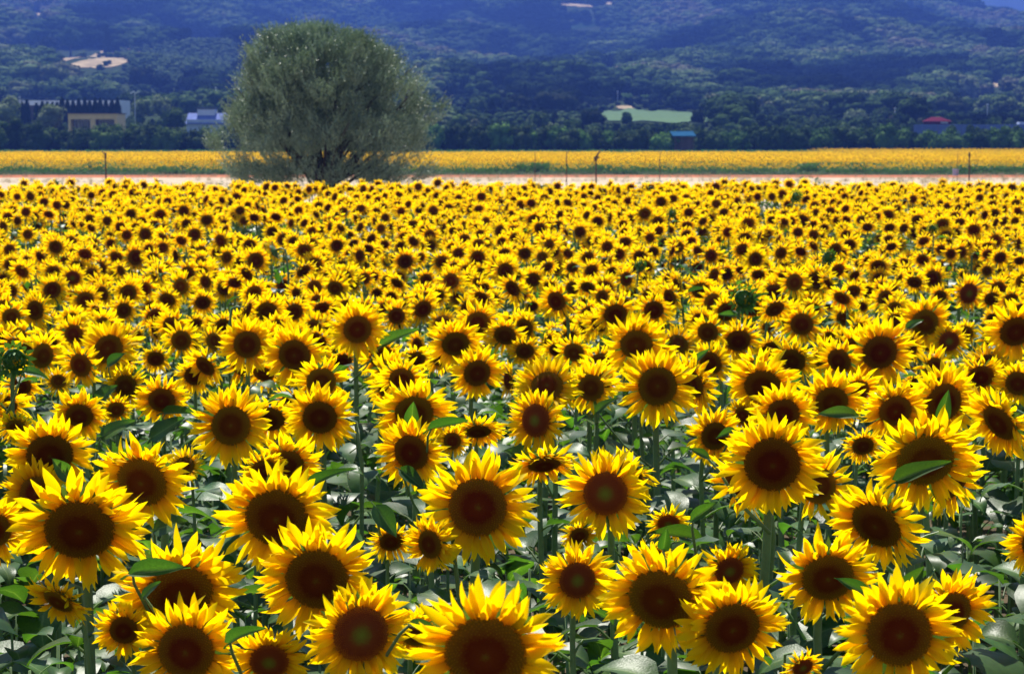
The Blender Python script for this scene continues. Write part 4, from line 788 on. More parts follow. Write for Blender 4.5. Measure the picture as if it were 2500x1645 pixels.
# special labels: (strip, x, y) as traced -> (label, short name used by its neighbours' labels)
NAMED = {
('A',408,825): ('huge sunflower with ragged petals and wide oval disc on a thick dark stem', 'huge ragged sunflower'),
('A',730,580): ('large tilted sunflower, disc off centre, just behind the huge ragged one', 'large tilted sunflower'),
('A',255,440): ('sunflower with arched dark disc cut off by a smaller head before it', 'arched-disc sunflower'),
('A',185,640): ('small sunflower whose disc is half covered by the huge ragged head', 'small half-covered sunflower'),
('A',1185,292): ('evenly round sunflower with long upright petals above a slim gap of leaves', 'evenly round sunflower'),
('A',915,1150): ('dark-disced sunflower with a green leaf lying across its top edge', 'leaf-capped sunflower'),
('A',955,1450): ('big sunflower with curling side petals cut by the bottom picture edge', 'curly bottom-edge sunflower'),
('A',300,1190): ('drooping sunflower with few hanging petals beneath the huge ragged one', None),
('B',160,765): ('wide sunflower with domed dark disc and sparse pointed petals', 'wide domed sunflower'),
('B',120,1500): ('small round sunflower with short petals low on the bottom edge', 'small bottom-edge sunflower'),
('B',380,250): ('neat medium sunflower with spiky outline on a straight stem', 'neat spiky sunflower'),
('B',850,430): ('sunflower slightly turned aside, one leaf at its lower rim', 'slightly turned sunflower'),
('B',865,225): ('sunflower with a pointed leaf standing before its disc', 'leaf-speared sunflower'),
('B',1190,710): ('largest full sunflower in the middle, perfectly frontal round disc', 'largest central sunflower'),
('B',365,1078): ('large olive-disced sunflower overlapped by a head in front of it', 'overlapped olive sunflower'),
('B',590,1360): ('large reddish-disced sunflower overlapping the olive one behind', 'large reddish sunflower'),
('B',1230,1465): ('biggest disc of all, cut in half by the bottom edge', 'biggest bottom sunflower'),
('B',1190,320): ('drooping sunflower with a small olive disc in leaf shade', None),
('C',228,265): ('sunflower with greenish heart turned away from the tall stem beside it', 'green-hearted turned sunflower'),
('C',852,90): ('round sunflower high on a long straight bare stem', 'long-stemmed sunflower'),
('C',585,640): ('large round sunflower beside a thick upright stem', 'thick-stem sunflower'),
('C',1145,345): ('medium sunflower whose disc is pierced by a leaf tip', 'leaf-tipped sunflower'),
('C',440,1085): ('round sunflower with pale green centre above a forked stem', 'pale-centred sunflower'),
('C',870,1180): ('large sunflower with black-olive disc leaning sideways', 'leaning olive sunflower'),
('C',1235,1330): ('large frontal sunflower with reddish disc near the bottom edge', 'reddish low sunflower'),
('C',1220,1035): ('small sunflower with greenish heart peeping over a larger head', 'peeping small sunflower'),
('C',908,795): ('small sunflower behind a drooping green leaf', 'small leafy sunflower'),
('C',270,490): ('hanging dark sunflower in shade behind the thick upright stem', None),
('D',180,490): ('large wide sunflower with even petals above dark leaves', 'large even sunflower'),
('D',130,88): ('sunflower with wide olive disc and petals like a low crown', 'low-crowned sunflower'),
('D',235,232): ('sunflower with brown disc and side petals swept outward', 'swept-petal sunflower'),
('D',485,170): ('sunflower with a green leaf hiding its lower disc', 'leaf-bibbed sunflower'),
('D',810,215): ('sunflower whose disc dips behind the leaf-crossed head', None),
('D',1060,170): ('sunflower with a tall pointed leaf across its dark disc', 'pointed-leaf sunflower'),
('D',1345,275): ('narrow sunflower turned sideways with a slanting oval disc', 'sideways slanting sunflower'),
('D',965,470): ('broad sunflower with a big green leaf crossing its disc', 'leaf-crossed sunflower'),
('D',715,800): ('large sunflower turned aside with long slanting disc and loose petals', 'large slanting sunflower'),
('D',465,1070): ('large sunflower with brown disc, a leaf pointing at its centre', 'leaf-pointed sunflower'),
('D',830,1360): ('very large low sunflower with dark spot in the disc centre', 'dark-spotted sunflower'),
('D',1100,1250): ('sunflower with red-brown disc half behind the dark-spotted one', 'red-brown hidden sunflower'),
('D',335,1530): ('half-opened small sunflower with green bracts at the bottom edge', 'half-opened sunflower'),
('E',270,1120): ('big bright sunflower with long shaggy petals, standing above its row', 'bright shaggy sunflower'),
('E',830,1415): ('wide sunflower with olive disc and a leaf at its foot', 'wide olive sunflower'),
('E',1890,1380): ('round sunflower, the first of two equal heads side by side', 'first twin sunflower'),
('E',1185,1280): ('sunflower seen from the side with its green back showing', 'side-view sunflower'),
('E',945,1120): ('small round sunflower in front of a taller wide-disced one', 'small front sunflower'),
('E',400,965): ('sunflower with dark disc beside a small head on a bare stem', None),
('E',555,870): ('small open sunflower raised on a thin bare stem', 'bare-stemmed sunflower'),
('E',1035,715): ('sunflower with a tall olive disc at the edge of a leafy gap', 'gap-edge sunflower'),
('E',1955,740): ('round dark-disced sunflower beyond the leafy gap', 'dark round sunflower'),
('E',1540,830): ('round sunflower in front of the leafy gap, petals short', 'short-petalled sunflower'),
('E',1720,950): ('round mid-field sunflower with petals fanned evenly', 'fanned sunflower'),
('E',425,635): ('round mid-field sunflower standing clear before a dark neighbour', 'clear-standing sunflower'),
('F',60,1460): ('round sunflower, the second of two equal heads, slightly nearer', 'second twin sunflower'),
('F',540,1265): ('tall sunflower with reddish disc above a folded green leaf', 'folded-leaf sunflower'),
('F',1460,1215): ('wide-petalled sunflower with disc sunk into its lower half', 'wide-petalled sunflower'),
('F',905,745): ('round sunflower with large disc in the crowded middle rows', 'large-disced middle sunflower'),
('F',1670,815): ('round sunflower with broad dark disc, petals like short rays', 'short-rayed sunflower'),
('F',1785,1000): ('sunflower with green-flecked centre, petals hanging below', 'green-flecked sunflower'),
('F',1890,435): ('round sunflower standing above the far middle rows', 'upper-row sunflower'),
('F',1065,890): ('round sunflower ringed closely by half-hidden heads', 'ringed sunflower'),
('F',383,625): ('round sunflower in front of two darker small discs', 'front small-row sunflower'),
('G',480,1380): ('large wide sunflower before a leaning green leaf', 'large wide sunflower'),
('G',1530,990): ('bright round sunflower next to the tall green bud', 'bud-side sunflower'),
('G',235,965): ('tall oval sunflower standing above its neighbours', 'tall oval sunflower'),
('G',970,1200): ('sunflower with pale green centre in the busy middle', 'busy-middle sunflower'),
('G',1390,730): ('very round sunflower with thick ring of petals', 'thick-ringed sunflower'),
('G',790,930): ('sunflower turned away, narrow disc, beside a green stem', None),
('G',970,505): ('round sunflower alone on a bare patch edge', 'patch-edge sunflower'),
('G',545,380): ('round sunflower above the far leafy patch', 'far patch sunflower'),
('H',775,1440): ('large bright sunflower with very long top petals and even disc', 'long-rayed sunflower'),
('H',1815,1280): ('large sunflower with deep brown disc cut by the picture edge', 'deep brown sunflower'),
('H',1455,990): ('large round sunflower on a visible stem, petals evenly spread', 'even-spread sunflower'),
('H',1305,1355): ('smaller round sunflower in front with dark centre and short petals', 'smaller dark-centred sunflower'),
('H',1185,875): ('sunflower with pointed star-like petals and oval disc', 'star-petalled sunflower'),
('H',1120,1215): ('sunflower with wide olive disc, pale leaf at its side', 'pale-leaf sunflower'),
('H',1515,670): ('wide-disced sunflower in the middle rows near the picture edge', 'wide-disced row sunflower'),
('H',900,620): ('round sunflower with glossy dark disc behind a green-centred one', 'glossy dark sunflower'),
('H',545,620): ('sunflower with oval disc beside a small round bud-like head', 'oval row sunflower'),
('H',835,395): ('round sunflower rising above the far rows', 'far rising sunflower'),
('H',1770,915): ('round sunflower over a wide half-hidden one by the picture edge', 'edge-row sunflower'),
}

# full traced list
TRACED = {
'A': [(408,825,360,290),(730,580,270,280),(255,440,235,200),(185,640,180,165),(1185,292,200,215),(645,90,120,115),(830,160,140,120),(408,240,145,115),(1000,35,110,95),(915,1150,360,270),(955,1450,300,290),(300,1190,130,180),(635,1340,150,160),(945,500,110,80),(595,210,90,80),(80,300,100,80),(300,65,80,65),(-40,830,200,180),(1350,520,130,110)],
'B': [(160,765,318,300),(120,1500,205,180),(380,250,180,185),(850,430,190,195),(865,225,200,160),(1190,710,305,305),(365,1078,335,300),(590,1360,295,300),(1230,1465,420,340),(745,885,120,90),(945,900,130,160),(1190,320,135,150),(1187,22,140,130),(210,490,180,110),(885,1355,170,120),(1060,370,90,90),(812,75,90,60)],
'C': [(228,265,150,178),(285,90,165,130),(852,90,200,190),(1030,76,115,165),(585,640,222,245),(1145,345,138,155),(440,1085,192,198),(870,1180,340,285),(1235,1330,295,265),(1220,1035,155,140),(908,795,115,90),(270,490,170,155),(450,855,100,80),(555,75,120,95),(1290,240,85,95),(825,960,100,70)],
'D': [(180,490,290,255),(130,88,190,140),(235,232,172,150),(485,170,172,155),(810,215,172,150),(1060,170,195,205),(1345,275,130,220),(965,470,300,240),(715,800,235,290),(465,1070,275,240),(1100,1250,225,240),(830,1360,342,315),(335,1530,110,80),(1440,75,125,135),(1250,40,135,90),(1545,900,170,180),(645,395,110,90)],
'E': [(270,1120,140,160),(830,1415,225,215),(1890,1380,215,210),(530,1290,125,110),(400,1400,130,110),(1185,1280,70,120),(1190,1490,130,80),(1255,1180,90,50),(1500,1220,90,70),(1615,1235,70,90),(1480,1370,70,90),(1600,1345,70,50),(1050,1310,70,80),(2040,1130,160,140),(945,1120,115,120),(650,1040,130,130),(400,965,135,130),(555,870,110,100),(980,985,125,120),(785,990,95,120),(1280,1040,120,90),(1720,950,115,120),(1845,990,90,95),(1550,1060,115,90),(1450,990,95,70),(1165,930,80,70),(1955,740,125,120),(1840,870,90,90),(2080,1030,90,60),(2020,950,80,60),(1540,830,100,100),(895,825,80,70),(765,795,100,90),(590,785,95,80),(410,830,110,70),(85,770,100,85),(30,880,80,60),(80,970,100,90),(700,840,85,85),(890,715,100,85),(1035,715,110,130),(690,730,100,75),(425,635,100,100),(330,600,70,60),(1690,590,90,110),(1910,620,90,75),(1345,700,50,90),(1310,600,85,75),(1487,540,90,95),(1110,537,90,90),(945,610,70,60),(795,505,70,65),(500,520,50,45),(280,463,85,75),(150,515,80,60),(70,565,50,60),(490,470,75,50),(1225,392,80,85),(1405,360,75,80),(1000,385,75,75),(685,425,75,70),(380,430,55,55),(500,400,80,55),(163,383,65,65),(1810,380,80,60),(1850,465,45,70),(2080,520,80,70),(1580,430,85,60),(2110,665,55,60),(900,310,70,60),(620,305,60,55),(1183,217,55,50),(1300,225,55,55),(1750,280,50,50)],
'F': [(60,1460,245,230),(540,1265,220,225),(1290,1375,215,160),(1460,1215,180,170),(1820,1250,130,150),(1670,1310,170,120),(1040,1110,140,120),(1190,1210,120,80),(870,1220,100,90),(700,1190,100,110),(270,1250,110,100),(340,1100,100,80),(1000,1380,80,110),(2045,1065,145,115),(1785,1000,105,110),(1880,1090,80,70),(1305,1020,105,95),(1150,1010,110,75),(1575,1035,100,75),(1820,1430,140,80),(2060,1420,110,75),(2160,1330,120,85),(370,950,120,105),(510,910,80,110),(770,900,105,80),(860,870,80,80),(1065,890,100,100),(1885,885,110,105),(2010,940,90,70),(905,960,70,50),(690,990,80,70),(800,1015,80,55),(330,840,90,70),(630,780,95,90),(905,745,115,105),(1185,750,100,100),(1380,820,100,90),(1670,815,120,110),(2050,785,95,90),(2160,820,80,80),(215,770,110,110),(525,780,60,90),(775,745,80,80),(1460,720,110,105),(1660,690,95,80),(1820,685,95,75),(2000,600,110,75),(135,660,105,75),(383,625,90,90),(670,675,80,75),(865,630,60,75),(1100,625,75,80),(60,600,90,75),(260,580,70,55),(595,575,50,65),(723,540,75,70),(900,565,85,75),(1180,580,60,60),(1570,635,65,50),(1630,510,75,90),(1890,435,95,95),(190,463,70,65),(480,465,55,55),(330,450,95,60),(550,420,75,50),(650,480,80,60),(795,490,75,65),(855,425,55,60),(1175,490,80,55),(1450,350,70,70),(1750,385,70,60),(2100,440,50,55),(240,350,65,60),(1340,300,60,60),(605,245,50,50),(870,195,48,48),(1200,262,65,60)],
'G': [(480,1380,245,215),(1530,990,140,145),(235,965,140,145),(320,1150,180,120),(970,1200,125,115),(800,1375,160,110),(1260,1350,190,150),(1050,1520,170,190),(1170,1130,150,150),(970,965,130,110),(790,930,70,120),(450,980,90,80),(500,860,110,100),(660,935,60,80),(660,800,65,60),(1165,840,110,85),(1390,730,110,110),(1290,655,95,85),(1095,735,110,80),(800,740,110,70),(510,710,100,85),(345,690,90,90),(630,660,60,60),(695,610,85,85),(805,680,55,50),(885,660,50,60),(1075,600,70,60),(965,605,55,50),(825,550,60,60),(970,505,95,90),(1310,570,95,70),(1475,545,85,90),(1335,455,90,80),(1160,550,65,90),(145,590,80,75),(50,520,85,85),(185,440,75,75),(265,435,45,65),(320,430,45,65),(395,425,55,70),(545,380,90,75),(645,440,80,75),(805,440,60,55),(1035,430,85,65),(670,290,75,75),(135,815,100,70),(350,890,60,50),(420,610,60,45),(500,620,70,50),(570,1140,60,80),(1490,1250,90,65),(1510,1420,140,80),(700,1220,80,80),(1280,910,70,60),(1045,805,60,60),(950,790,80,55),(638,195,50,50),(1215,220,50,50),(865,245,60,50)],
'H': [(775,1440,270,250),(1815,1280,245,215),(1455,990,155,150),(1305,1355,155,150),(1185,875,120,130),(1120,1215,210,195),(180,1225,175,160),(300,890,140,150),(110,1500,200,160),(350,1480,150,180),(1610,1540,190,130),(1640,1190,90,100),(660,1240,100,90),(890,1200,120,100),(1440,1290,100,110),(500,1180,110,120),(265,1110,110,80),(390,1080,70,55),(400,1330,110,70),(640,1090,80,60),(690,980,90,90),(770,880,90,90),(610,920,80,60),(1060,930,70,90),(1240,1010,90,100),(1770,915,110,100),(1785,1045,120,85),(1535,810,80,75),(1685,840,80,70),(1820,810,70,60),(1785,735,100,70),(1515,670,120,100),(1185,670,90,85),(900,620,95,85),(1010,740,105,75),(765,785,110,75),(890,790,60,80),(545,620,90,75),(620,560,80,75),(705,620,60,60),(750,570,50,70),(65,670,85,85),(145,555,85,85),(363,585,85,80),(430,510,80,70),(330,445,65,60),(235,615,60,60),(185,435,90,85),(715,480,65,65),(835,395,90,75),(945,435,70,60),(1062,435,90,75),(1050,530,80,60),(1285,550,80,75),(1255,460,90,65),(1330,445,60,65),(1495,505,90,70),(1580,455,60,60),(1750,575,75,80),(1810,535,60,80),(1645,385,85,75),(1020,635,60,60),(1280,780,90,70),(1410,840,70,55),(110,1010,70,110),(475,860,50,70),(180,790,80,60),(1430,285,62,60),(1065,262,62,50),(785,280,65,55),(500,315,65,55),(350,300,62,55),(280,370,65,55),(1335,207,45,48),(1718,192,45,45)]}

ORG = {'A': (0, 900, 2.1014), 'B': (600, 900, 2.1014), 'C': (1200, 900, 2.1014), 'D': (1800, 900, 2.1014), 'E': (0, 400, 3.131), 'F': (700, 400, 3.131), 'G': (1400, 400, 3.131), 'H': (1900, 400, 3.131)}
FL = []
for key, lst in TRACED.items():
    x0, y0, s = ORG[key]
    for (X, Y, w, h) in lst:
        FL.append(dict(px=x0 + X / s, py=y0 + Y / s, w=w / s, h=h / s, named=NAMED.get((key, X, Y)), bud=0, id=(key, X, Y)))
# closed green buds (photo pixels)
for (px, py, w, lab) in ((1815, 729, 44, ('green unopened bud on a tall stem, standing clear above yellow heads', 'tall green bud')), (34, 878, 56, ('fat green bud with drooping leaves at the picture edge, above a bent stem', 'fat green bud')), (1564, 648, 19, ('tiny green bud on a thin stem beneath a round brown disc', None)), (1640, 521, 16, ('small green bud among the far yellow heads', None)), (1943, 480, 20, ('dark green bud tucked in the farthest rows', None)), (2276, 558, 17, ('little green bud between two wide heads', None)), (2023, 626, 24, ('round green bud ringed with yellow petals', None))):
    w *= 1.25; FL.append(dict(px=px, py=py, w=w, h=w, named=lab, bud=1, id=('bud', px, py)))
# place: distance from size and from the plane of the heads
for f in FL:
    r = random.Random(int(f['px'] * 13 + f['py'])); f['r'] = r
    size = max(f['w'], f['h'] * .95); dy = d_of_y(f['py']); dw = F * .145 / size * (1 if not f['bud'] else .8)
    k = .5 if not f['bud'] else 0
    d = dy ** (1 - k) * dw ** k; d = min(max(d, dy * .62), dy * 1.25) * (.86 if f['bud'] else 1); f['d'] = d; f['rad'] = size * d / F / 2 * 1.02
    f['pos'] = at(f['px'], f['py'], d)
BACK = {('C', 1030, 100): 3.0, ('C', 285, 90): 1.0, ('E', 400, 965): .3}
# heads that overlap keep the photograph's order from front to back
FL.sort(key=lambda f: -f['py'])
for i, f in enumerate(FL):
    if f['bud']: continue
    for g_ in FL[:i]:
        if g_['bud']: continue
        if math.hypot(f['px'] - g_['px'], f['py'] - g_['py']) < .95 * (max(f['w'], f['h']) + max(g_['w'], g_['h'])) and g_['py'] - f['py'] > 4: f['d'] = max(f['d'], g_['d'] + .10)
    if f['id'] in BACK: f['d'] = max(f['d'], BACK[f['id']] * .3 + next(q['d'] for q in FL if q['id'] == ('C', 852, 90)) if f['id'][1] == 1030 else f['d'] + .3)
    f['rad'] = max(f['w'], f['h'] * .95) * f['d'] / F / 2 * 1.02; f['pos'] = at(f['px'], f['py'], f['d'])
FL.sort(key=lambda f: -max(f['w'], f['h']))
IND = FL[:290] + [f for f in FL[290:] if f['bud']]; REST = [f for f in FL[290:] if not f['bud']]; IND = IND[:300]
def pose(f):
    if 'n' in f: return
    r = f['r']; k = min(1, max(.72, f['h'] / f['w'])); yaw = r.gauss(.06, .16); pitch = r.uniform(-.30, .05)
    if f['h'] > f['w'] * 1.08: q = min(1.05, math.acos(max(.45, f['w'] / f['h']))); yaw = q * (-1 if r.random() < .75 else 1)
    elif k < .97: pitch = .16 - min(.62, math.acos(k)) if r.random() < .92 else .16 + .6 * math.acos(k)
    fx = OVER.get(f['id'])
    if fx: yaw, pitch = R(fx[0]), R(fx[1])
    yaw += math.atan2(-f['pos'].x, f['pos'].y) * .5
    f['M0'] = face_matrix(yaw, pitch, r.uniform(0, 6.28)); f['n'] = f['M0'].to_3x3() @ Vector((0, 0, 1))
OVER = {
('A',408,825): (0, -24), ('A',730,580): (-18, -20), ('A',300,1190): (-35, -40), ('B',1190,710): (3, 6), ('B',160,765): (-5, -14), ('B',590,1360): (10, 0), ('B',365,1078): (-8, -12), ('B',1230,1465): (0, -12), ('C',870,1180): (-12, -18), ('C',228,265): (-32, 5), ('B',850,430): (-20, -8), ('C',585,640): (-8, 5),
('C',852,90): (0, 4), ('D',1345,275): (-50, -28), ('D',715,800): (-32, -28), ('D',965,470): (8, -22), ('D',1100,1250): (25, -10), ('D',180,490): (0, -14), ('D',830,1360): (4, -6), ('E',1185,1280): (-64, -18), ('E',270,1120): (-28, 0), ('C',270,490): (10, -55), ('B',1190,320): (5, -55), ('G',790,930): (-60, -10), ('A',1185,292): (0, 5), ('C',1145,345): (18, -5), ('A',185,640): (-10, 10)
}

def dirphrase(f, L):
    dx = f['px'] - L['px']; dy = f['py'] - L['py']; s = max(L['w'], 40); tree_side = (dx < 0) == (L['px'] > 800); side = 'nearer the tree' if tree_side else 'away from the tree'
    a = abs(dx) > abs(dy) * 2.2; b = abs(dy) > abs(dx) * 2.2
    if a: return 'beside', side
    if b: return ('behind' if dy < 0 else 'in front of'), ''
    return ('behind' if dy < 0 else 'in front of'), side
def disc_word(f):
    q = f['h'] / f['w']; return 'narrow turned-away disc' if q > 1.12 else 'round brown disc' if q > .88 else 'wide oval disc' if q > .74 else 'half-hidden disc'
LM = [f for f in IND if f['named'] and f['named'][1]]
used = set(); used_labels = set()
for f in IND:
    if f['named']: f['label'] = f['named'][0]; used_labels.add(f['label']); continue
    for L in sorted(LM, key=lambda q: (q['px'] - f['px']) ** 2 + ((q['py'] - f['py']) * 1.6) ** 2)[:30]:
        w, side = dirphrase(f, L); lab = None
        dist = math.hypot(f['px'] - L['px'], f['py'] - L['py']) / max(L['w'], 30)
        near = 'close' if dist < 1.8 else 'a little way' if dist < 3.6 else 'well'
        for nm in (near,):
            q = f"sunflower, {disc_word(f)}, {nm} {w} the {L['named'][1]}" + (f', {side}' if side else '')
            if q not in used_labels: lab = q; break
        if lab and len(lab.split()) <= 16: f['label'] = lab; used_labels.add(lab); break
    else:
        f['label'] = f"sunflower with {disc_word(f)} in the crowded far rows of the near field"
YOUNG = {('C', 228, 265), ('C', 440, 1085), ('C', 1220, 1035), ('F', 1785, 1000), ('G', 970, 1200), ('G', 235, 965), ('D', 335, 1530), ('H', 1305, 1355), ('B', 120, 1500), ('C', 585, 640), ('B', 590, 1360), ('E', 555, 870), ('C', 908, 795), ('G', 1630, 670), ('H', 1455, 990)}
# leaves standing before or beside particular heads: owner, foot pixel, tip pixel, width, how far before the head
FRONT = [(('D',965,470),2190,1174,2323,1126,47,.16),(('D',1060,170),2297,1030,2316,950,36,.14),(('D',485,170),2092,1016,1992,1012,36,.15),(('D',465,1070),2124,1461,2036,1410,38,.15),(('D',130,88),1938,952,1957,905,25,-.1),(('D',830,1360),2209,1447,2257,1381,50,-.15),
 (('B',865,225),1004,1040,1009,980,38,.14),(('B',850,430),1050,1048,1147,1026,28,.1),(('B',850,430),979,1147,1040,1197,40,.12),(('B',160,765),757,1185,871,1143,34,-.15),(('B',745,885),918,1238,968,1312,52,.12),(('B',590,1360),1000,1523,1078,1540,26,.08),
 (('C',1220,1035),1690,1271,1757,1223,32,-.05),(('C',908,795),1709,1319,1574,1302,34,.14),(('C',1145,345),1795,1053,1748,1070,22,.14),(('C',228,265),1314,1122,1226,1100,46,-.02),(('C',852,90),1457,1005,1509,971,26,.05),(('C',870,1180),1620,1340,1628,1285,34,-.12),
 (('A',915,1150),320,1402,465,1386,48,.16),(('A',955,1450),350,1456,392,1418,30,.0),(('A',408,240),250,1064,330,1026,46,.1),(('A',645,90),236,988,287,940,48,.12),(('A',830,160),371,1068,450,1018,52,.1),(('A',830,160),402,1008,502,1010,26,.05),(('A',255,440),168,1168,126,1118,42,.12),(('A',730,580),379,1292,459,1270,60,-.1),(('B',120,1500),559,1570,649,1532,40,.1),
 (('F',540,1265),934,842,1024,803,36,-.05),(('E',830,1415),264,892,308,862,30,.2),(('H',1120,1215),2214,800,2256,781,22,.2),(('G',970,965),1682,714,1728,704,14,.2),(('G',480,1380),1692,887,1733,851,22,.1),(('bud',1815,729),1838,730,1877,715,13,.02),(('bud',1815,729),1800,771,1750,768,17,.05),(('bud',1815,729),1822,800,1858,772,22,.0),(('bud',34,878),60,905,120,925,26,.05),(('D',180,490),1730,1120,1680,1095,26,-.1),(('G',1170,1130),1770,768,1800,775,12,.1)]
def blade_mb(r):
    b = MB(); nx, ny = 8, 6; rows = []; ts = []; bend = r.uniform(-.25, .25); fold = r.uniform(.1, .5); ph = r.uniform(0, 6)
    b.tube([(-.22, 0, -.12), (-.1, 0, -.03), (.02, 0, 0)], [.03, .025, .02], 4, 0, 0.0, cap=False)
    for i in range(nx + 1):
        t = i / nx; w = .5 * (math.sin(math.pi * t ** .6) ** .85 if 0 < t < 1 else (.16 if t == 0 else 0))
        for j in range(ny + 1):
            u = j / ny * 2 - 1; rows.append((t - .07 * abs(u) * max(0, 1 - 3 * t), u * w, bend * (t * t - t) + fold * w * abs(u) + .035 * math.sin(6 * t + ph) * u)); ts.append(min(1, abs(u) * 1.2 + .02))
    n = ny + 1; b.add(rows, [(i * n + j, (i + 1) * n + j, (i + 1) * n + j + 1, i * n + j + 1) for i in range(nx) for j in range(ny)], 0, ts); return b
BLADES = [blade_mb(random.Random(500 + k)).mesh('leaf', M_LEAF) for k in range(6)]
def front_leaves(f, root):
    for (own, x0, y0, x1, y1, w, dd) in FRONT:
        if own != f['id']: continue
        a, c = at(x0, y0, f['d'] - dd), at(x1, y1, f['d'] - dd - .03); X = c - a; L = X.length; X.normalize(); up = Vector((0, -.75, .65)); Y = up.cross(X).normalized(); Z = X.cross(Y)
        M = Matrix((X * L, Y * (w * f['d'] / F), Z * L)).transposed().to_4x4(); M.translation = a - root.location
        obj('leaf', f['r'].choice(BLADES), root, M)
        q = a - root.location - X * L * .05; s0 = Vector((0, 0, q.z - .16 - .3 * math.hypot(q.x, q.y))); t = MB(); t.tube([s0, s0.lerp(q, .5) + Vector((0, 0, -.02)), q.lerp(s0, .12), q + X * L * .08], [.006, .005, .004, .003], 5); obj('petiole', t.mesh('petiole', M_STEM), root)
GRP = 'sunflowers of the near field'
n_obj = 0
def sunflower(f, lod):
    global n_obj
    pose(f); r = f['r']; p = f['pos']; rad = f['rad']; n = f['n']; fx, fy = p.x - n.x * .16 + r.uniform(-.03, .03), p.y + .14 + r.uniform(-.03, .06); g = gz(fx, fy)
    root = empty('sunflower', (fx, fy, g)); tag(root, f['label'], 'sunflower', GRP); hp = Vector((p.x - fx, p.y - fy, p.z - g)); M = Matrix.Translation(hp) @ f['M0'] @ Matrix.Scale(rad, 4)
    st, pts = stem_mb(hp, n, rad, (0, 0, 0), r); obj('stem', st.mesh('stem', M_STEM), root)
    if f['bud']:
        hd = obj('bud_head', r.choice(BUDS), root, M); root['category'] = 'sunflower bud'; root['label'] = f['label']
    else:
        hd = obj('flower_disc', r.choice(DISC_YOUNG if f['id'] in YOUNG else DISC_FINE if lod == 0 else DISC_MID), root, M)
        obj('calyx', r.choice(CALYX), root, M)
        if lod == 0:
            lens = (.90, 1.26) if f['w'] > 110 else (1.0, 1.45)
            for Mp, L in petal_spots(r, 81, lens):
                obj('petal', r.choice(PETALS), hd, Mp @ Matrix.Diagonal((L, L ** .5 * r.uniform(.85, 1.2), L, 1)))
        else: obj('petals', r.choice(RINGS), hd, Matrix.Rotation(r.uniform(0, 6.3), 4, 'Z'), kind='stuff')
    front_leaves(f, root)
    a = r.uniform(0, 6.3); H = hp.z; nl = 9 if lod == 0 else 6; small = rad < .05
    for k in range(nl):
        a += 2.4 + r.uniform(-.35, .35); z = H - .15 - k * (.115 if lod == 0 else .13)
        # keep upper leaves from standing before the flower's own face
        if k < 3 and math.sin(a) < -.55: a += 1.6
        t = max(0, min(1, z / max(pts[3].z, .1))); c = pts[0].lerp(pts[3], t); c.z = z; s = r.uniform(.85, 1.15) * ((.10 + .03 * k) if k < 4 else .22)
        obj('leaf', r.choice(LEAVES), root, Matrix.Translation(c) @ Matrix.Rotation(a, 4, 'Z') @ Matrix.Rotation(r.uniform(-.25, .25), 4, 'X') @ Matrix.Scale(s, 4))
for k, f in enumerate(IND): sunflower(f, 0 if (k < 60) else 1)

# the rest of the field: one object
PP = protos_of('field_plant', [plant_mb(random.Random(300 + k), True, k) for k in range(16)], MATS5)
def leafy_mb(r):
    b = MB(); h = r.uniform(1.05, 1.3); b.tube([(0, 0, 0), (r.uniform(-.05, .05), 0, h)], [.014, .006], 5, 3); a = r.uniform(0, 6.3)
    for k in range(10):
        a += 2.4; z = h - .02 - k * .1; s = r.uniform(.8, 1.15) * (.12 + .03 * k if k < 4 else .23); b.merge(leaf_mb(r, 6, 4), Matrix.Translation((0, 0, z)) @ Matrix.Rotation(a, 4, 'Z') @ Matrix.Scale(s, 4), 4)
    return b
PL = protos_of('leafy_plant', [leafy_mb(random.Random(400 + k)) for k in range(6)], MATS5)
pts, rot, scl, idx = [], [], [], []
ALLF = np.array([(f['px'], f['py'], f['w'] * (1.7 if f['bud'] else 1), f['d']) for f in FL])
for f in REST:      # traced but small: still at their own spots
    hh = f['pos'].z - gz(f['pos'].x, f['d']); s = hh / HEADY; pts.append((f['pos'].x, f['pos'].y + .1, f['pos'].z - hh)); rot.append((0, 0, rnd.gauss(.08, .25))); scl.append(s); idx.append(rnd.randrange(16))
d = 1.6
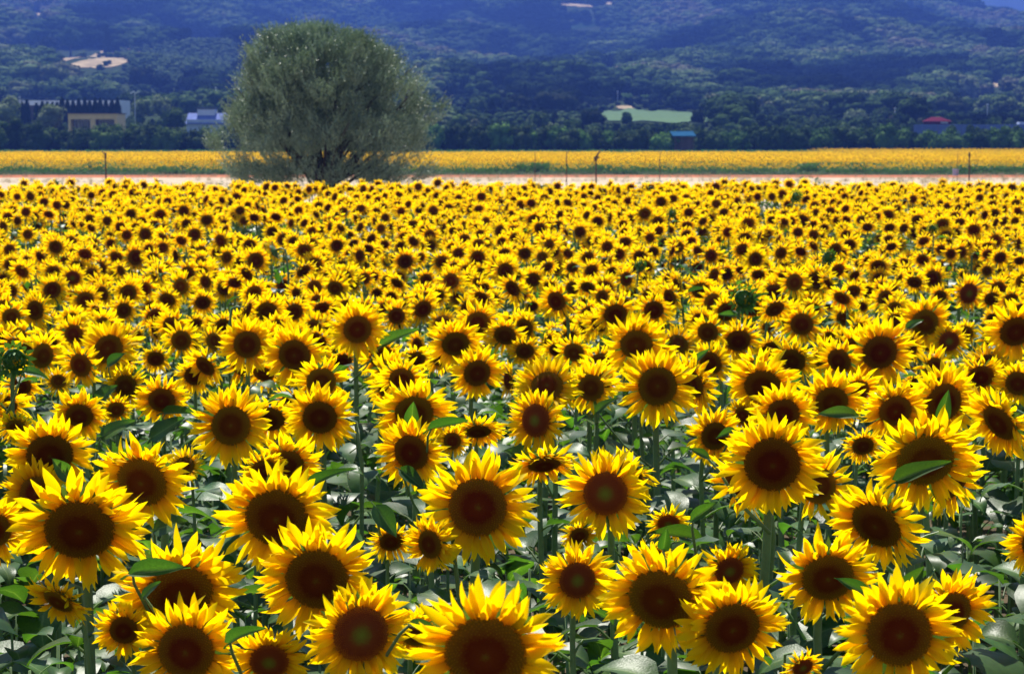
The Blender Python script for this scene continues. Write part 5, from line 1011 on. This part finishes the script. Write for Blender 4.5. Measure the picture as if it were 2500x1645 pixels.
while d < 43.5:
    row = .60 if d < 30 else .55; step = .27; hw = .25 * d * 1.22 + 1.2; x = -hw + rnd.uniform(0, step)
    while x < hw:
        X = x + rnd.gauss(0, .06); Y = d + rnd.gauss(0, .13); x += step * rnd.uniform(.8, 1.25); g = gz(X, Y)
        gap = noise.noise(Vector((X / 2.6, Y / 5.5, 3.3))); s = rnd.gauss(.975, .045 if d < 26 else .022)
        if gap > .42: s *= .72
        hz = g + HEADY * s; px, py = W0 / 2 + F * X / Y, YH + F * (CZ - hz) / Y; hid = False; leafy = False
        if Y > 42.4 + .8 * noise.noise(Vector((X / 1.5, 0, 0))): continue
        if Y < 26:
            q = np.hypot(ALLF[:, 0] - px, ALLF[:, 1] - py); rr = F * .14 / Y; near = q < ALLF[:, 2] * .5 + rr * np.where(ALLF[:, 2] > 52, .92 if Y < 9 else .6, .30)
            fr = near & (ALLF[:, 3] > Y - .3)                     # would stand in front of a traced head
            if fr.any(): leafy = True
            if Y < 5.6: leafy = True
            dens = .8 if Y < 9 else 1.0
            if rnd.random() > dens: leafy = True
        elif Y < 34:
            q = np.hypot(ALLF[:, 0] - px, ALLF[:, 1] - py); 
            if ((q < ALLF[:, 2] * .7) & (ALLF[:, 3] > Y - .3)).any(): leafy = True
        if leafy and Y > 3.2:
            s = rnd.uniform(.86, 1.0) * (.80 if Y < 11 else .9 if Y < 16 else 1); idx.append(16 + rnd.randrange(6))
        elif Y < 3.3: s = .8; idx.append(16 + rnd.randrange(6))
        else:
            if Y < 14: s = min(s, .95)
            idx.append(rnd.randrange(16))
        pts.append((X, Y, g)); rot.append((rnd.gauss(0, .03), rnd.gauss(0, .03), rnd.gauss(-.04, .42) if idx[-1] < 16 else rnd.uniform(0, 6.3))); scl.append(s)
    d += row
o = scatter('sunflower_field', pts, rot, scl, idx, PP + PL); tag(o, 'mass of yellow sunflowers filling the near field behind and between the large heads', 'flower field', GRP)
print('field plants', len(pts), 'individuals', len(IND), 'objects', len(bpy.data.objects))
